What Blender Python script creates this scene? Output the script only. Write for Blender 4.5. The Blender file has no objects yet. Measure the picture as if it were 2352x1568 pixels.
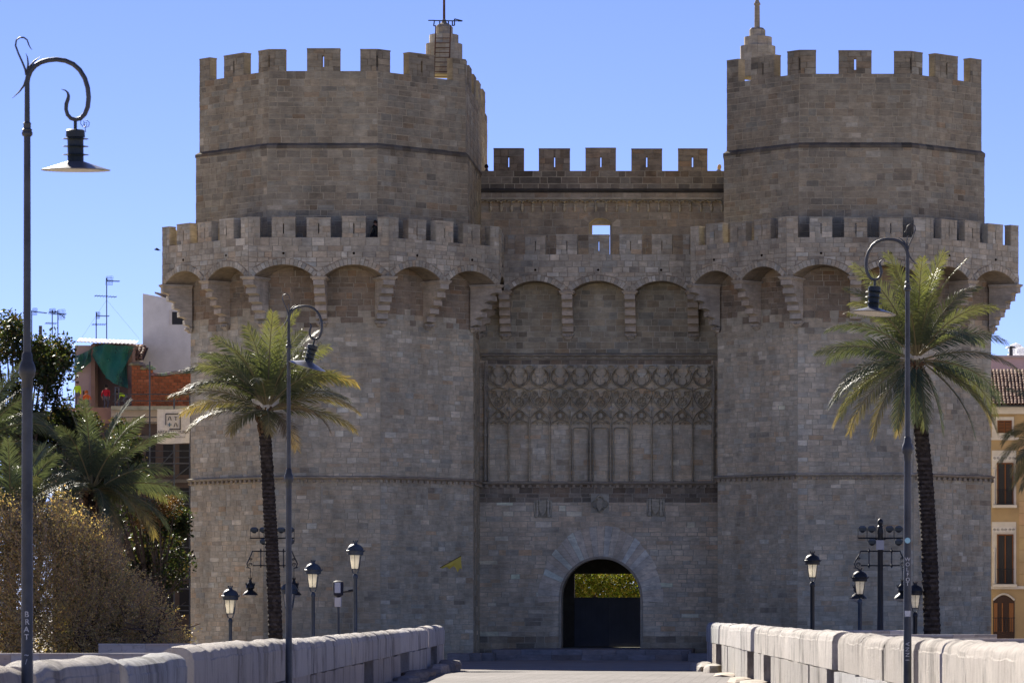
import bpy, math, random
from mathutils import Vector, Matrix
R = math.radians
rnd = random.Random(7)
SC = bpy.context.scene
COL = SC.collection

# ------------------------------------------------------------------ camera
EYE = 2.3                       # eye height above the bridge road
FO, CX, CY = 9196.0, 1835.0, 1406.0   # focal length and principal point, image pixels (2352 wide)
cam = bpy.data.cameras.new('camera')
cam.sensor_width = 36.0; cam.sensor_fit = 'HORIZONTAL'
cam.lens = FO / 2352.0 * 36.0
cam.shift_x = (1176.0 - CX) / 2352.0
cam.shift_y = (CY - 784.0) / 2352.0
cam.clip_start = 0.5; cam.clip_end = 12000
cam.dof.use_dof = True; cam.dof.focus_distance = 215.0; cam.dof.aperture_fstop = 11.0
camo = bpy.data.objects.new('camera', cam); COL.objects.link(camo)
camo.location = (0, 0, EYE); camo.rotation_euler = (R(90), 0, 0)
SC.camera = camo

# ------------------------------------------------------------------ sky and sun
SUN_AZ, SUN_EL = R(25), R(30)   # left of the view axis, behind the towers
world = bpy.data.worlds.new('World'); SC.world = world; world.use_nodes = True
wn = world.node_tree.nodes; wl = world.node_tree.links
sky = wn.new('ShaderNodeTexSky'); sky.sky_type = 'NISHITA'; sky.sun_disc = False
sky.sun_elevation = SUN_EL; sky.sun_rotation = -SUN_AZ
sky.altitude = 2000; sky.air_density = 0.55; sky.dust_density = 0.0; sky.ozone_density = 5.0
wn['Background'].inputs[1].default_value = 0.065
wb = wn.new('ShaderNodeMix'); wb.data_type = 'RGBA'; wb.blend_type = 'MULTIPLY'; wb.inputs[0].default_value = 1.0
wb.inputs[7].default_value = (1.15, 0.885, 1.05, 1)      # camera white balance of the whole sky
wl.new(sky.outputs[0], wb.inputs[6]); wl.new(wb.outputs[2], wn['Background'].inputs[0])
S = Vector((-math.sin(SUN_AZ) * math.cos(SUN_EL), math.cos(SUN_AZ) * math.cos(SUN_EL), math.sin(SUN_EL)))
sl = bpy.data.lights.new('sun', 'SUN'); sl.energy = 5.0; sl.angle = R(0.53); sl.color = (1.0, 0.93, 0.82)
so = bpy.data.objects.new('sun', sl); COL.objects.link(so); so.rotation_euler = S.to_track_quat('Z', 'Y').to_euler()
so.location = (0, 100, 120)
SC.view_settings.view_transform = 'Standard'; SC.view_settings.look = 'None'
SC.view_settings.gamma = 1.0; SC.view_settings.use_curve_mapping = False
SC.view_settings.exposure = 1.28

# ------------------------------------------------------------------ helpers
def at(dx, dy, Y):
    """image pixel dx, dy (2352-wide image) unprojected through the camera to distance Y -> world metres"""
    return Vector(((dx - CX) / FO * Y, Y, EYE + (CY - dy) / FO * Y))
def atx(dx, Y): return (dx - CX) / FO * Y
def atz(dy, Y): return EYE + (CY - dy) / FO * Y

ORG = {}
def org(p): return ORG.get(p.name, Vector((0, 0, 0))) if p else Vector((0, 0, 0))

class MB:
    def __init__(s): s.v = []; s.f = []; s.c = []
    def add(s, vs, fs, col=(1, 1, 1)):
        b = len(s.v); s.v.extend([tuple(p) for p in vs])
        for f in fs: s.f.append([b + i for i in f]); s.c.append(col)
    def box(s, x0, x1, y0, y1, z0, z1, col=(1, 1, 1)):
        s.add([(x0,y0,z0),(x1,y0,z0),(x1,y1,z0),(x0,y1,z0),(x0,y0,z1),(x1,y0,z1),(x1,y1,z1),(x0,y1,z1)],
              [(0,3,2,1),(4,5,6,7),(0,1,5,4),(1,2,6,5),(2,3,7,6),(3,0,4,7)], col)
    def obox(s, c, m, hx, hy, hz, col=(1, 1, 1)):
        c = Vector(c); P = []
        for z in (-hz, hz):
            for x, y in ((-hx,-hy),(hx,-hy),(hx,hy),(-hx,hy)): P.append(c + m @ Vector((x, y, z)))
        s.add(P, [(0,3,2,1),(4,5,6,7),(0,1,5,4),(1,2,6,5),(2,3,7,6),(3,0,4,7)], col)
    def loft(s, A, za, B, zb, col=(1, 1, 1), caps=True):
        n = len(A)
        vs = [(x, y, za) for x, y in A] + [(x, y, zb) for x, y in B]
        fs = [(i, (i+1) % n, n + (i+1) % n, n + i) for i in range(n)]
        if caps: fs += [tuple(range(n-1, -1, -1)), tuple(range(n, 2*n))]
        s.add(vs, fs, col)
    def prism(s, P, z0, z1, col=(1, 1, 1)): s.loft(P, z0, P, z1, col)
    def extr(s, fr, poly, d0, d1, col=(1, 1, 1), uc=0, k=1.0):
        """polygon (u,z) on a wall frame, from depth d0 (outer) to d1 (inner); k mitres the inner outline about uc"""
        n = len(poly)
        vs = [fp(fr, u, z, d0) for u, z in poly] + [fp(fr, uc + (u-uc)*k, z, d1) for u, z in poly]
        fs = [tuple(range(n)), tuple(range(2*n-1, n-1, -1))] + [(i, n+i, n+(i+1) % n, (i+1) % n) for i in range(n)]
        s.add(vs, fs, col)
    def hexa(s, fr, u0, u1, i0, i1, z0, z1, d0, d1, col=(1, 1, 1)):
        s.add([fp(fr,u0,z0,d0), fp(fr,u1,z0,d0), fp(fr,i1,z0,d1), fp(fr,i0,z0,d1),
               fp(fr,u0,z1,d0), fp(fr,u1,z1,d0), fp(fr,i1,z1,d1), fp(fr,i0,z1,d1)],
              [(0,3,2,1),(4,5,6,7),(0,1,5,4),(1,2,6,5),(2,3,7,6),(3,0,4,7)], col)
    def tube(s, pts, rad, seg=8, col=(1, 1, 1), flat=1.0):
        pts = [Vector(p) for p in pts]; n = len(pts)
        if not hasattr(rad, '__len__'): rad = [rad] * n
        t = (pts[1] - pts[0]).normalized()
        up = Vector((0, 0, 1)) if abs(t.z) < .9 else Vector((0, 1, 0))
        a = t.cross(up).normalized(); vs = []
        for i in range(n):
            t = (pts[min(i+1, n-1)] - pts[max(i-1, 0)])
            if t.length < 1e-9: t = Vector((0, 0, 1))
            t.normalize()
            a = (a - t * a.dot(t)); a = a.normalized() if a.length > 1e-6 else t.orthogonal().normalized()
            b = t.cross(a)
            for k in range(seg):
                w = 2*math.pi*k/seg
                vs.append(pts[i] + a*(math.cos(w)*rad[i]) + b*(math.sin(w)*rad[i]*flat))
        fs = []
        for i in range(n-1):
            for k in range(seg):
                fs.append((i*seg+k, i*seg+(k+1) % seg, (i+1)*seg+(k+1) % seg, (i+1)*seg+k))
        fs += [tuple(range(seg-1, -1, -1)), tuple(range((n-1)*seg, n*seg))]
        s.add(vs, fs, col)
    def lathe(s, prof, c=(0, 0, 0), seg=16, col=(1, 1, 1), phase=0.0):
        vs = []
        for r, z in prof:
            for k in range(seg):
                w = 2*math.pi*k/seg + phase
                vs.append((c[0] + r*math.cos(w), c[1] + r*math.sin(w), c[2] + z))
        fs = []; n = len(prof)
        for i in range(n-1):
            for k in range(seg): fs.append((i*seg+k, i*seg+(k+1) % seg, (i+1)*seg+(k+1) % seg, (i+1)*seg+k))
        fs += [tuple(range(seg-1, -1, -1)), tuple(range((n-1)*seg, n*seg))]
        s.add(vs, fs, col)
    def xform(s, m):
        s.v = [tuple(m @ Vector(p)) for p in s.v]; return s
    def build(s, name, mat, parent=None, smooth=False):
        o3 = org(parent)
        me = bpy.data.meshes.new(name)
        me.from_pydata([(x-o3.x, y-o3.y, z-o3.z) for x, y, z in s.v], [], s.f)
        a = me.attributes.new('col', 'FLOAT_COLOR', 'FACE')
        buf = []
        for c in s.c: buf += [c[0], c[1], c[2], 1.0]
        a.data.foreach_set('color', buf)
        me.materials.append(mat)
        if smooth:
            me.polygons.foreach_set('use_smooth', [True]*len(s.f)); me.set_sharp_from_angle(angle=R(42))
        return link(me, name, parent)

def link(me, name, parent=None):
    o = bpy.data.objects.new(name, me); COL.objects.link(o)
    if parent: o.parent = parent; ORG[o.name] = org(parent)
    return o
def tag(o, label=None, cat=None, group=None, kind=None):
    if label: o['label'] = label
    if cat: o['category'] = cat
    if group: o['group'] = group
    if kind: o['kind'] = kind
    return o
def thing(name, label, cat, loc=(0, 0, 0), group=None):
    o = bpy.data.objects.new(name, None); COL.objects.link(o); o.location = loc; o.empty_display_size = .3
    ORG[o.name] = Vector(loc)
    return tag(o, label, cat, group, 'thing')
def copy_tree(o, parent=None):
    c = o.copy(); COL.objects.link(c); c.parent = parent
    for ch in list(o.children): copy_tree(ch, c)
    return c

# wall frames: u runs left to right seen from outside, n points outwards
def frame(P, Q):
    ux, uy = Q[0]-P[0], Q[1]-P[1]; w = math.hypot(ux, uy); ux /= w; uy /= w
    return (P[0], P[1], ux, uy, uy, -ux, w)
def fp(fr, u, z, d=0.0):
    return (fr[0] + fr[2]*u + fr[4]*d, fr[1] + fr[3]*u + fr[5]*d, z)
def offset(P, p):
    """offset an open outward polyline by p"""
    fr = [frame(P[i], P[i+1]) for i in range(len(P)-1)]; out = []
    for i in range(len(P)):
        if i == 0: n = (fr[0][4], fr[0][5]); k = 1
        elif i == len(P)-1: n = (fr[-1][4], fr[-1][5]); k = 1
        else:
            a, b = fr[i-1], fr[i]; n = (a[4]+b[4], a[5]+b[5]); L = math.hypot(*n); n = (n[0]/L, n[1]/L)
            k = 1 / (n[0]*a[4] + n[1]*a[5])
        out.append((P[i][0] + n[0]*p*k, P[i][1] + n[1]*p*k))
    return out

# ------------------------------------------------------------------ materials
def new_mat(name):
    m = bpy.data.materials.new(name); m.use_nodes = True
    nt = m.node_tree; b = nt.nodes['Principled BSDF']
    return m, nt, b
def N(nt, t, **kw):
    n = nt.nodes.new(t)
    for k, v in kw.items():
        if k in ('ins',):
            for kk, vv in v.items(): n.inputs[kk].default_value = vv
        else: setattr(n, k, v)
    return n
def mixc(nt, fac, a, b, blend='MIX'):
    n = nt.nodes.new('ShaderNodeMix'); n.data_type = 'RGBA'; n.blend_type = blend
    for sock, val in ((n.inputs[0], fac), (n.inputs[6], a), (n.inputs[7], b)):
        if hasattr(val, 'is_linked') or hasattr(val, 'links'): nt.links.new(val, sock)
        elif isinstance(val, (int, float)): sock.default_value = val
        else: sock.default_value = (*val, 1) if len(val) == 3 else val
    return n.outputs[2]
def ramp(nt, src, stops):
    n = nt.nodes.new('ShaderNodeValToRGB'); e = n.color_ramp.elements
    while len(e) < len(stops): e.new(.5)
    for i, (p, v) in enumerate(stops):
        e[i].position = p; e[i].color = (v, v, v, 1) if not hasattr(v, '__len__') else (*v, 1)
    nt.links.new(src, n.inputs[0]); return n.outputs[0]
def noise(nt, scale, detail=6, rough=.6, stretch=None, seed=0.0):
    tc = nt.nodes.new('ShaderNodeNewGeometry'); src = tc.outputs['Position']
    mp = nt.nodes.new('ShaderNodeMapping'); nt.links.new(src, mp.inputs[0])
    mp.inputs['Location'].default_value = (seed, seed*1.7, seed*.3)
    if stretch: mp.inputs['Scale'].default_value = stretch
    n = nt.nodes.new('ShaderNodeTexNoise'); nt.links.new(mp.outputs[0], n.inputs['Vector'])
    n.inputs['Scale'].default_value = scale; n.inputs['Detail'].default_value = detail; n.inputs['Roughness'].default_value = rough
    return n.outputs['Fac']
def bump(nt, b, h, strength=.5, dist=.02):
    n = nt.nodes.new('ShaderNodeBump'); n.inputs['Strength'].default_value = strength; n.inputs['Distance'].default_value = dist
    nt.links.new(h, n.inputs['Height']); nt.links.new(n.outputs[0], b.inputs['Normal'])
def attr(nt, name='col'):
    n = nt.nodes.new('ShaderNodeAttribute'); n.attribute_name = name; return n.outputs['Color']

def stone_mat(name, streak=1.0, grime=.45, tint=(1, 1, 1)):
    m, nt, b = new_mat(name)
    c = attr(nt)
    if tint != (1, 1, 1): c = mixc(nt, 1.0, c, tint, 'MULTIPLY')
    bed = ramp(nt, noise(nt, 2.2, 7, .7, (1, 1, 4.5)), [(.28, .68), (.72, 1.30)])       # bedding of the limestone
    c = mixc(nt, .75, c, bed, 'MULTIPLY')
    pit = ramp(nt, noise(nt, 9.0, 5, .75, (1, 1, 1.6), 3.1), [(.28, .55), (.40, 1.0)])  # pits
    c = mixc(nt, .6, c, pit, 'MULTIPLY')
    mo = ramp(nt, noise(nt, 1.7, 6, .68, None, 12.0), [(.30, .72), (.70, 1.24)])         # blotchy weathering across the blocks
    c = mixc(nt, .8, c, mo, 'MULTIPLY')
    st = ramp(nt, noise(nt, .55, 6, .62, (1, 1, .28), 8.0), [(.32, .70), (.60, 1.06)])   # rain streaks and old soot
    c = mixc(nt, streak, c, st, 'MULTIPLY')
    big = ramp(nt, noise(nt, .16, 4, .6, None, 5.0), [(.33, (.90, .87, .85)), (.66, (1.08, 1.07, 1.06))])
    c = mixc(nt, grime*1.6 if grime*1.6 < 1 else 1.0, c, big, 'MULTIPLY')
    nt.links.new(c, b.inputs['Base Color']); b.inputs['Roughness'].default_value = .93
    b.inputs['Specular IOR Level'].default_value = .15
    bump(nt, b, noise(nt, 11, 6, .7, (1, 1, 2)), .6, .025)
    return m
def plain_mat(name, col, rough=.6, metal=0.0, var=.25, scale=3.0, bmp=0.0, spec=.3, useattr=False):
    m, nt, b = new_mat(name)
    n = ramp(nt, noise(nt, scale, 6, .65), [(.3, 1-var), (.7, 1+var)])
    c = mixc(nt, 1.0, attr(nt) if useattr else col, n, 'MULTIPLY')
    if useattr and col != (1, 1, 1): c = mixc(nt, 1.0, c, col, 'MULTIPLY')
    nt.links.new(c, b.inputs['Base Color'])
    b.inputs['Roughness'].default_value = rough; b.inputs['Metallic'].default_value = metal
    b.inputs['Specular IOR Level'].default_value = spec
    if bmp: bump(nt, b, noise(nt, scale*4, 5, .7), bmp, .02)
    return m
def leaf_mat(name, rough=.45, trans=.35, spec=.4):
    m, nt, b = new_mat(name)
    c = attr(nt)
    nt.links.new(c, b.inputs['Base Color']); b.inputs['Roughness'].default_value = rough
    b.inputs['Specular IOR Level'].default_value = spec
    tr = nt.nodes.new('ShaderNodeBsdfTranslucent')
    c2 = mixc(nt, 1.0, c, (1.3, 1.25, .65), 'MULTIPLY'); nt.links.new(c2, tr.inputs[0])
    mx = nt.nodes.new('ShaderNodeMixShader'); mx.inputs[0].default_value = trans
    nt.links.new(b.outputs[0], mx.inputs[1]); nt.links.new(tr.outputs[0], mx.inputs[2])
    nt.links.new(mx.outputs[0], nt.nodes['Material Output'].inputs[0])
    return m

M = {}
M['stone'] = stone_mat('castle_limestone', 1.0, .45, (.985, 1.05, .93))
M['trim'] = stone_mat('carved_limestone', .7, .4, (.985, 1.05, .93))
M['white_stone'] = stone_mat('parapet_stone', .55, .25)
M['iron'] = plain_mat('dark_painted_iron', (.010, .013, .016), .5, .0, .35, 6, 0, .5)
M['grey_iron'] = plain_mat('weathered_grey_iron', (.055, .06, .064), .5, .2, .45, 2.5, 0, .5)
M['dark_iron'] = plain_mat('black_green_iron', (.012, .02, .022), .5, 0, .3, 6, 0, .5)
M['rust'] = plain_mat('rusty_iron', (.11, .055, .03), .8, 0, .5, 5)
M['slit_shade'] = plain_mat('deep_shadow_stone', (.02, .017, .015), .95, 0, .3)
M['mortar'] = plain_mat('lime_mortar', (.985, 1.05, .93), .95, 0, .25, 2.0, .3, .1, useattr=True)
M['trunk'] = plain_mat('palm_trunk_bark', (1, 1, 1), .95, 0, .4, 5, .8, .1, useattr=True)
M['bark'] = plain_mat('tree_bark', (.10, .075, .055), .95, 0, .4, 5, .6, .1)
M['leaf'] = leaf_mat('tree_leaf', .5, .45, .3)
M['palm'] = leaf_mat('palm_leaflet', .52, .24, .28)
M['paint'] = plain_mat('flat_paint', (1, 1, 1), .7, 0, .12, 1.0, .1, .25, useattr=True)
M['cloth'] = plain_mat('worn_fabric', (1, 1, 1), .85, 0, .15, 4, 0, .2, useattr=True)
# ------------------------------------------------------------------ masonry
def clampc(c): return tuple(max(.01, min(.85, x)) for x in c)
def tone(base, var=.16, dark=.04, pale=.06, red=.05, cool=.0):
    def f(z=0):
        k = 1 + rnd.gauss(0, var*.8); h = rnd.gauss(0, .03)
        c = (base[0]*k*(1+h), base[1]*k, base[2]*k*(1-h))
        q = rnd.random()
        d = dark(z) if callable(dark) else dark
        if q < d: s = rnd.uniform(.64, .88); c = (c[0]*s, c[1]*s*1.0, c[2]*s*1.02)
        elif q < d+pale: s = rnd.uniform(1.12, 1.38); c = (c[0]*s*.97, c[1]*s, c[2]*s*1.04)
        elif q < d+pale+red: c = (c[0]*1.0, c[1]*.90, c[2]*.82)
        elif q < d+pale+red+cool: c = (c[0]*.82, c[1]*.86, c[2]*.92)
        return clampc(c)
    return f

def subtract(spans, a, b):
    out = []
    for s, e in spans:
        if b <= s or a >= e: out.append((s, e)); continue
        if a > s + .04: out.append((s, a))
        if b < e - .04: out.append((b, e))
    return out

def courses(out, fr, u0, u1, z0, z1, ch, bw, tn, cut=None, holes=(), zlow=None, gap=.016, jit=.004):
    z = z0
    while z < z1 - .03:
        h = ch * rnd.uniform(.75, 1.32)
        if z1 - (z+h) < ch*.45: h = z1 - z
        spans = [(u0, u1)]
        if cut:
            e = cut(z + h/2)
            if e: spans = subtract(spans, *e)
        for (a, b, za, zb) in holes:
            if z < zb and z+h > za: spans = subtract(spans, a, b)
        for s, e in spans:
            u = s; first = True
            while u < e - .01:
                L = bw * rnd.uniform(.55, 1.55)
                if first: L *= rnd.uniform(.5, 1.1); first = False
                if e - (u+L) < bw*.4: L = e - u
                g = gap*rnd.uniform(.6, 1.4)/2
                a, b, lo, hi = u+g, u+L-g, z+g, z+h-g
                if zlow:
                    us = [a + (b-a)*i/4 for i in range(5)]
                    zl = [max(lo, zlow(x)+g) for x in us]
                    if min(zl) < hi - .05:
                        poly = [(x, min(q, hi-.012)) for x, q in zip(us, zl)] + [(b, hi), (a, hi)]
                        out.append((fr, poly, tn(z), rnd.gauss(0, jit)))
                elif b-a > .03 and hi-lo > .03:
                    q = .013
                    J = lambda: rnd.uniform(-q, q)
                    out.append((fr, [(a+J(), lo+J()), (b+J(), lo+J()), (b+J(), hi+J()), (a+J(), hi+J())], tn(z), rnd.gauss(0, jit)))
                u += L
        z += h

def put_stone(mb, rec, inset=.010, back=-.06):
    fr, poly, col, dj = rec
    n = len(poly); cu = sum(p[0] for p in poly)/n; cz = sum(p[1] for p in poly)/n
    vs = [fp(fr, u, z, back) for u, z in poly]
    for u, z in poly:
        L = math.hypot(cu-u, cz-z) or 1; k = min(.4, inset/L*1.3)
        vs.append(fp(fr, u+(cu-u)*k, z+(cz-z)*k, .010+dj))
    fs = [tuple(range(n, 2*n))] + [(i, (i+1) % n, n+(i+1) % n, n+i) for i in range(n)]
    mb.add(vs, fs, col)
def parea(rec):
    p = rec[1]; return abs(sum(p[i][0]*p[(i+1) % len(p)][1] - p[(i+1) % len(p)][0]*p[i][1] for i in range(len(p))))/2
def lay(recs, parent, mat, rank=None, limit=290, name='stone'):
    """the largest stones in view one by one, the rest as one mass"""
    rank = rank or (lambda r: parea(r) * max(0.0, -r[0][5]))
    order = sorted(range(len(recs)), key=lambda i: -rank(recs[i]))
    for i in order[:limit]:
        mb = MB(); put_stone(mb, recs[i]); mb.build(name, mat, parent)
    if order[limit:]:
        mb = MB()
        for i in order[limit:]: put_stone(mb, recs[i])
        tag(mb.build('small_stones', mat, parent), kind='stuff')

# albedos
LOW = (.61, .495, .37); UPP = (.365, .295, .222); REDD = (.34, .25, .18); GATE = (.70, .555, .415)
MORT = (.46, .37, .28); MORT_D = (.40, .33, .27)

def voussoirs(out, fr, uc, zc, r0, r1, a0, a1, n, tn, stretch=None):
    for i in range(n):
        s0 = a0 + (a1-a0)*i/n; s1 = a0 + (a1-a0)*(i+1)/n; e = .006/r0
        k0 = stretch(s0) if stretch else 1; k1 = stretch(s1) if stretch else 1
        j = rnd.uniform(-.05, .05)
        P = lambda r, a: (uc - math.cos(a)*r, zc + math.sin(a)*r)
        poly = [P(r0, s0+e), P(r0, s1-e), P(r1*k1+j, s1-e), P(r1*k0+j, s0+e)]
        out.append((fr, poly, tn(zc), rnd.uniform(.012, .03)))

def seg_arc(u0, u1, zs, zc, n=14):
    """segmental arch from (u0,zs) to (u1,zs), crown zc -> centre, radius, points"""
    h = zc - zs; w = (u1-u0)/2; r = (w*w + h*h)/(2*h); uc = (u0+u1)/2; cz = zc - r; a = math.asin(w/r)
    pts = [(uc + r*math.sin(-a + 2*a*i/n), cz + r*math.cos(-a + 2*a*i/n)) for i in range(n+1)]
    return uc, cz, r, a, pts

def corbel_mesh(name, p, h, steps=5, wid=.5, style=0):
    """stepped bracket: wall at y=0, outwards -y, top at z=0"""
    mb = MB(); T = tone((.52, .42, .34), .08, .03, .05, .03)
    def slab(y, x, z1, z0, col):
        nb = .05
        prof = [(0, z0), (-y+nb*1.6, z0), (-y+nb*.4, z0+nb), (-y, z0+nb*2.2), (-y, z1), (0, z1)]
        n = len(prof)
        vs = [(-x, a, b) for a, b in prof] + [(x, a, b) for a, b in prof]
        mb.add(vs, [tuple(range(n-1, -1, -1)), tuple(range(n, 2*n))] + [(i, (i+1) % n, n+(i+1) % n, n+i) for i in range(n)], col)
    slab(p+.10, wid/2+.14, 0, -.09, T()); slab(p+.04, wid/2+.06, -.092, -.17, T())
    hh = (h-.17-.28)/steps
    for k in range(steps):
        z1 = -.172 - hh*k; z0 = z1-hh+.003; y = p*(1 - k/(steps+.25)); y2 = p*(1 - (k+1)/(steps+.25)); x = wid/2 + rnd.uniform(-.012, .012)
        y2 = max(.02, y2-.11); prof = [(0, z0), (-y2+.02, z0)] + [(-y2-(y-y2)*(1-math.cos(R(t))), z0 + hh*.36*math.sin(R(t))) for t in (25, 50, 72, 90)] + [(-y, z1-.03), (-y+.03, z1), (0, z1)]
        n = len(prof); vs = [(-x, a_, b_) for a_, b_ in prof] + [(x, a_, b_) for a_, b_ in prof]
        mb.add(vs, [tuple(range(n-1, -1, -1)), tuple(range(n, 2*n))] + [(i, (i+1) % n, n+(i+1) % n, n+i) for i in range(n)], T())
    zb = -.172 - hh*steps
    for j in range(4):                            # small carved leaf block at the foot
        w = wid/2*(1.1-.18*j); slab(p*.16-.03*j, w, zb-.07*j, zb-.07*j-.066, T())
    for sx in (-1, 0, 1): mb.lathe([(.02, -.06), (.075, -.03), (.085, .02), (.03, .07)], (sx*.15, -p*.16, zb-.09), 6, T())
    me = mb.build(name, M['trim']).data; o = bpy.data.objects[name]; bpy.data.objects.remove(o); ORG.pop(name, None)
    return me
def place_mesh(me, name, parent, loc, rz):
    o = link(me, name, parent); o.location = Vector(loc) - org(parent); o.rotation_euler = (0, 0, rz); return o
def out_angle(nx, ny): return math.atan2(nx, -ny)      # rotation that turns -y to (nx,ny)

CORB = corbel_mesh('corbel', 1.5, 2.66, wid=.62)
CORB_C = corbel_mesh('corner_corbel', 1.64, 2.66, wid=.66)

def merlon(parent, pieces, zb, zt, th, tn, slit=None, ch=.3, bw=.5, name='merlon'):
    """pieces: (frame, u0, u1, inner u0, inner u1, slit u or None)"""
    mb = MB(); recs = []; zt += rnd.uniform(-.05, .035)
    pieces = [(f, a+(rnd.uniform(-.03, .03) if abs(a-c) < 1e-6 else 0), b+(rnd.uniform(-.03, .03) if abs(b-d) < 1e-6 else 0), c, d, e) for f, a, b, c, d, e in pieces]
    cc = tuple(x*.92 for x in tn(zb))
    for fr, u0, u1, i0, i1, su in pieces:
        hz = []
        if su is not None:
            w, s0, s1 = slit; d = -.012
            L, Rr = su - w/2, su + w/2
            if L > u0+.03: mb.hexa(fr, u0, L, i0, L, zb, zt, d, -th, cc)
            if Rr < u1-.03: mb.hexa(fr, Rr, u1, Rr, i1, zb, zt, d, -th, cc)
            a, b = max(L, u0), min(Rr, u1)
            mb.hexa(fr, a, b, a, b, zb, s0, d, -th, cc); mb.hexa(fr, a, b, a, b, s1, zt, d, -th, cc)
            hz = [(a, b, s0, s1)]
        else: mb.hexa(fr, u0, u1, i0, i1, zb, zt, -.012, -th, cc)
        courses(recs, fr, u0, u1, zb, zt-.07, ch, bw, tn, holes=hz)
        mb.hexa(fr, u0-.012, u1+.012, i0-.012, i1+.012, zt-.07, zt+.004, .014, -th-.02, tn(zt))
    for r in recs: put_stone(mb, r)
    return mb.build(name, M['stone'], parent)

def crenels(parent, P, layout, zb, zt, th, tn, wm, slit, corner_slit, ends, ch=.3, bw=.5):
    """P: outer polyline; layout[i]: merlon centres (fractions) on face i; ends: half width of the corner merlons"""
    n = len(P)-1; F = [frame(P[i], P[i+1]) for i in range(n)]
    Pin = offset(P, -th); 
    for i in range(n):
        w = F[i][6]
        for c in layout[i]:
            u = c*w; merlon(parent, [(F[i], u-wm/2, u+wm/2, u-wm/2, u+wm/2, u)], zb, zt, th, tn, slit, ch, bw)
    def iu(i, end):   # inner u at face end
        q = Pin[i+1] if end else Pin[i]
        return (q[0]-F[i][0])*F[i][2] + (q[1]-F[i][1])*F[i][3]
    for i in range(n-1):
        a, b = F[i], F[i+1]; e = ends
        su = (a[6] if corner_slit else None); sv = (0.0 if corner_slit else None)
        merlon(parent, [(a, a[6]-e, a[6], a[6]-e, iu(i, True), su), (b, 0, e, iu(i+1, False), e, sv)], zb, zt, th, tn, slit, ch, bw)

def machicolation(parent, wall, p, narch, zs, zc, zf, zb, tn, corbel_ends=(True, True), skip_stone=()):
    """wall: plan polyline of the wall; band carried on corbels p metres out"""
    P = offset(wall, p); n = len(P)-1; recs = []; hb = .27
    Pp = offset(P, -.5)
    for i in range(n):
        fr = frame(P[i], P[i+1]); w = fr[6]; k = frame(wall[i], wall[i+1])[6]/w; kp = frame(Pp[i], Pp[i+1])[6]/w
        cs = [w*j/narch[i] for j in range(narch[i]+1)]; bot = []; arcs = []
        for j in range(narch[i]):
            a0 = cs[j]+hb; a1 = cs[j+1]-hb
            arc = seg_arc(a0, a1, zs, zc); arcs.append((a0, a1, arc)); bot += arc[4]
        poly = [(0, zs)] + bot + [(w, zs), (w, zf), (0, zf)]
        first, last = (i == 0), (i == n-1)
        wi = frame(wall[i], wall[i+1])[6]
        # inner outline in the outer frame: mitre only at inner corners
        q0 = ((wall[i][0]-fr[0])*fr[2] + (wall[i][1]-fr[1])*fr[3]); q1 = ((wall[i+1][0]-fr[0])*fr[2] + (wall[i+1][1]-fr[1])*fr[3])
        kk = (q1-q0)/w; ucc = q0/(1-kk) if abs(1-kk) > 1e-6 else 0
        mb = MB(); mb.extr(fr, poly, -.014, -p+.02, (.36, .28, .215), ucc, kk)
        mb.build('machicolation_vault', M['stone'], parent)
        r0 = ((Pp[i][0]-fr[0])*fr[2] + (Pp[i][1]-fr[1])*fr[3]); r1 = ((Pp[i+1][0]-fr[0])*fr[2] + (Pp[i+1][1]-fr[1])*fr[3])
        mb = MB(); mb.hexa(fr, 0, w, r0, r1, zf, zb, -.014, -.5, MORT_D)
        mb.build('parapet_core', M['mortar'], parent)
        ring = .36
        def zlow(u, arcs=arcs):
            for a0, a1, (uc, cz, r, a, _) in arcs:
                rr = r+ring; d = abs(u-uc)
                if d < (a1-a0)/2+.16:
                    return max(zs, cz + math.sqrt(max(0, rr*rr - d*d)))
            return zs
        courses(recs, fr, 0, w, zs, zb, .27, .58, tn, zlow=zlow)
        for a0, a1, (uc, cz, r, a, _) in arcs:
            voussoirs(recs, fr, uc, cz, r, r+ring-.02, math.pi/2-a, math.pi/2+a, 17, tn)
            # drain hole above the crown
            mb = MB(); x, y, z = fp(fr, uc, zc+.62, .035)
            mb.tube([(x, y, z), (x-fr[4]*.1, y-fr[5]*.1, z)], .07, 10, (.03, .018, .012)); mb.build('drain_spout', M['mortar'], parent)
        for j, c in enumerate(cs):
            if 0 < j < narch[i]:
                x, y, z = fp(fr, c, zs, -p); place_mesh(CORB, 'corbel', parent, (x, y, z), out_angle(fr[4], fr[5]))
    for i in range(n+1):
        if i == 0:
            if not corbel_ends[0]: continue
            f = frame(P[0], P[1]); nx, ny = f[4], f[5]; me = CORB
        elif i == n:
            if not corbel_ends[1]: continue
            f = frame(P[n-1], P[n]); nx, ny = f[4], f[5]; me = CORB
        else:
            a, b = frame(P[i-1], P[i]), frame(P[i], P[i+1]); nx, ny = a[4]+b[4], a[5]+b[5]; L = math.hypot(nx, ny); nx /= L; ny /= L; me = CORB_C
        place_mesh(me, 'corbel', parent, (wall[i][0], wall[i][1], zs), out_angle(nx, ny))
    return P, recs

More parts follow.
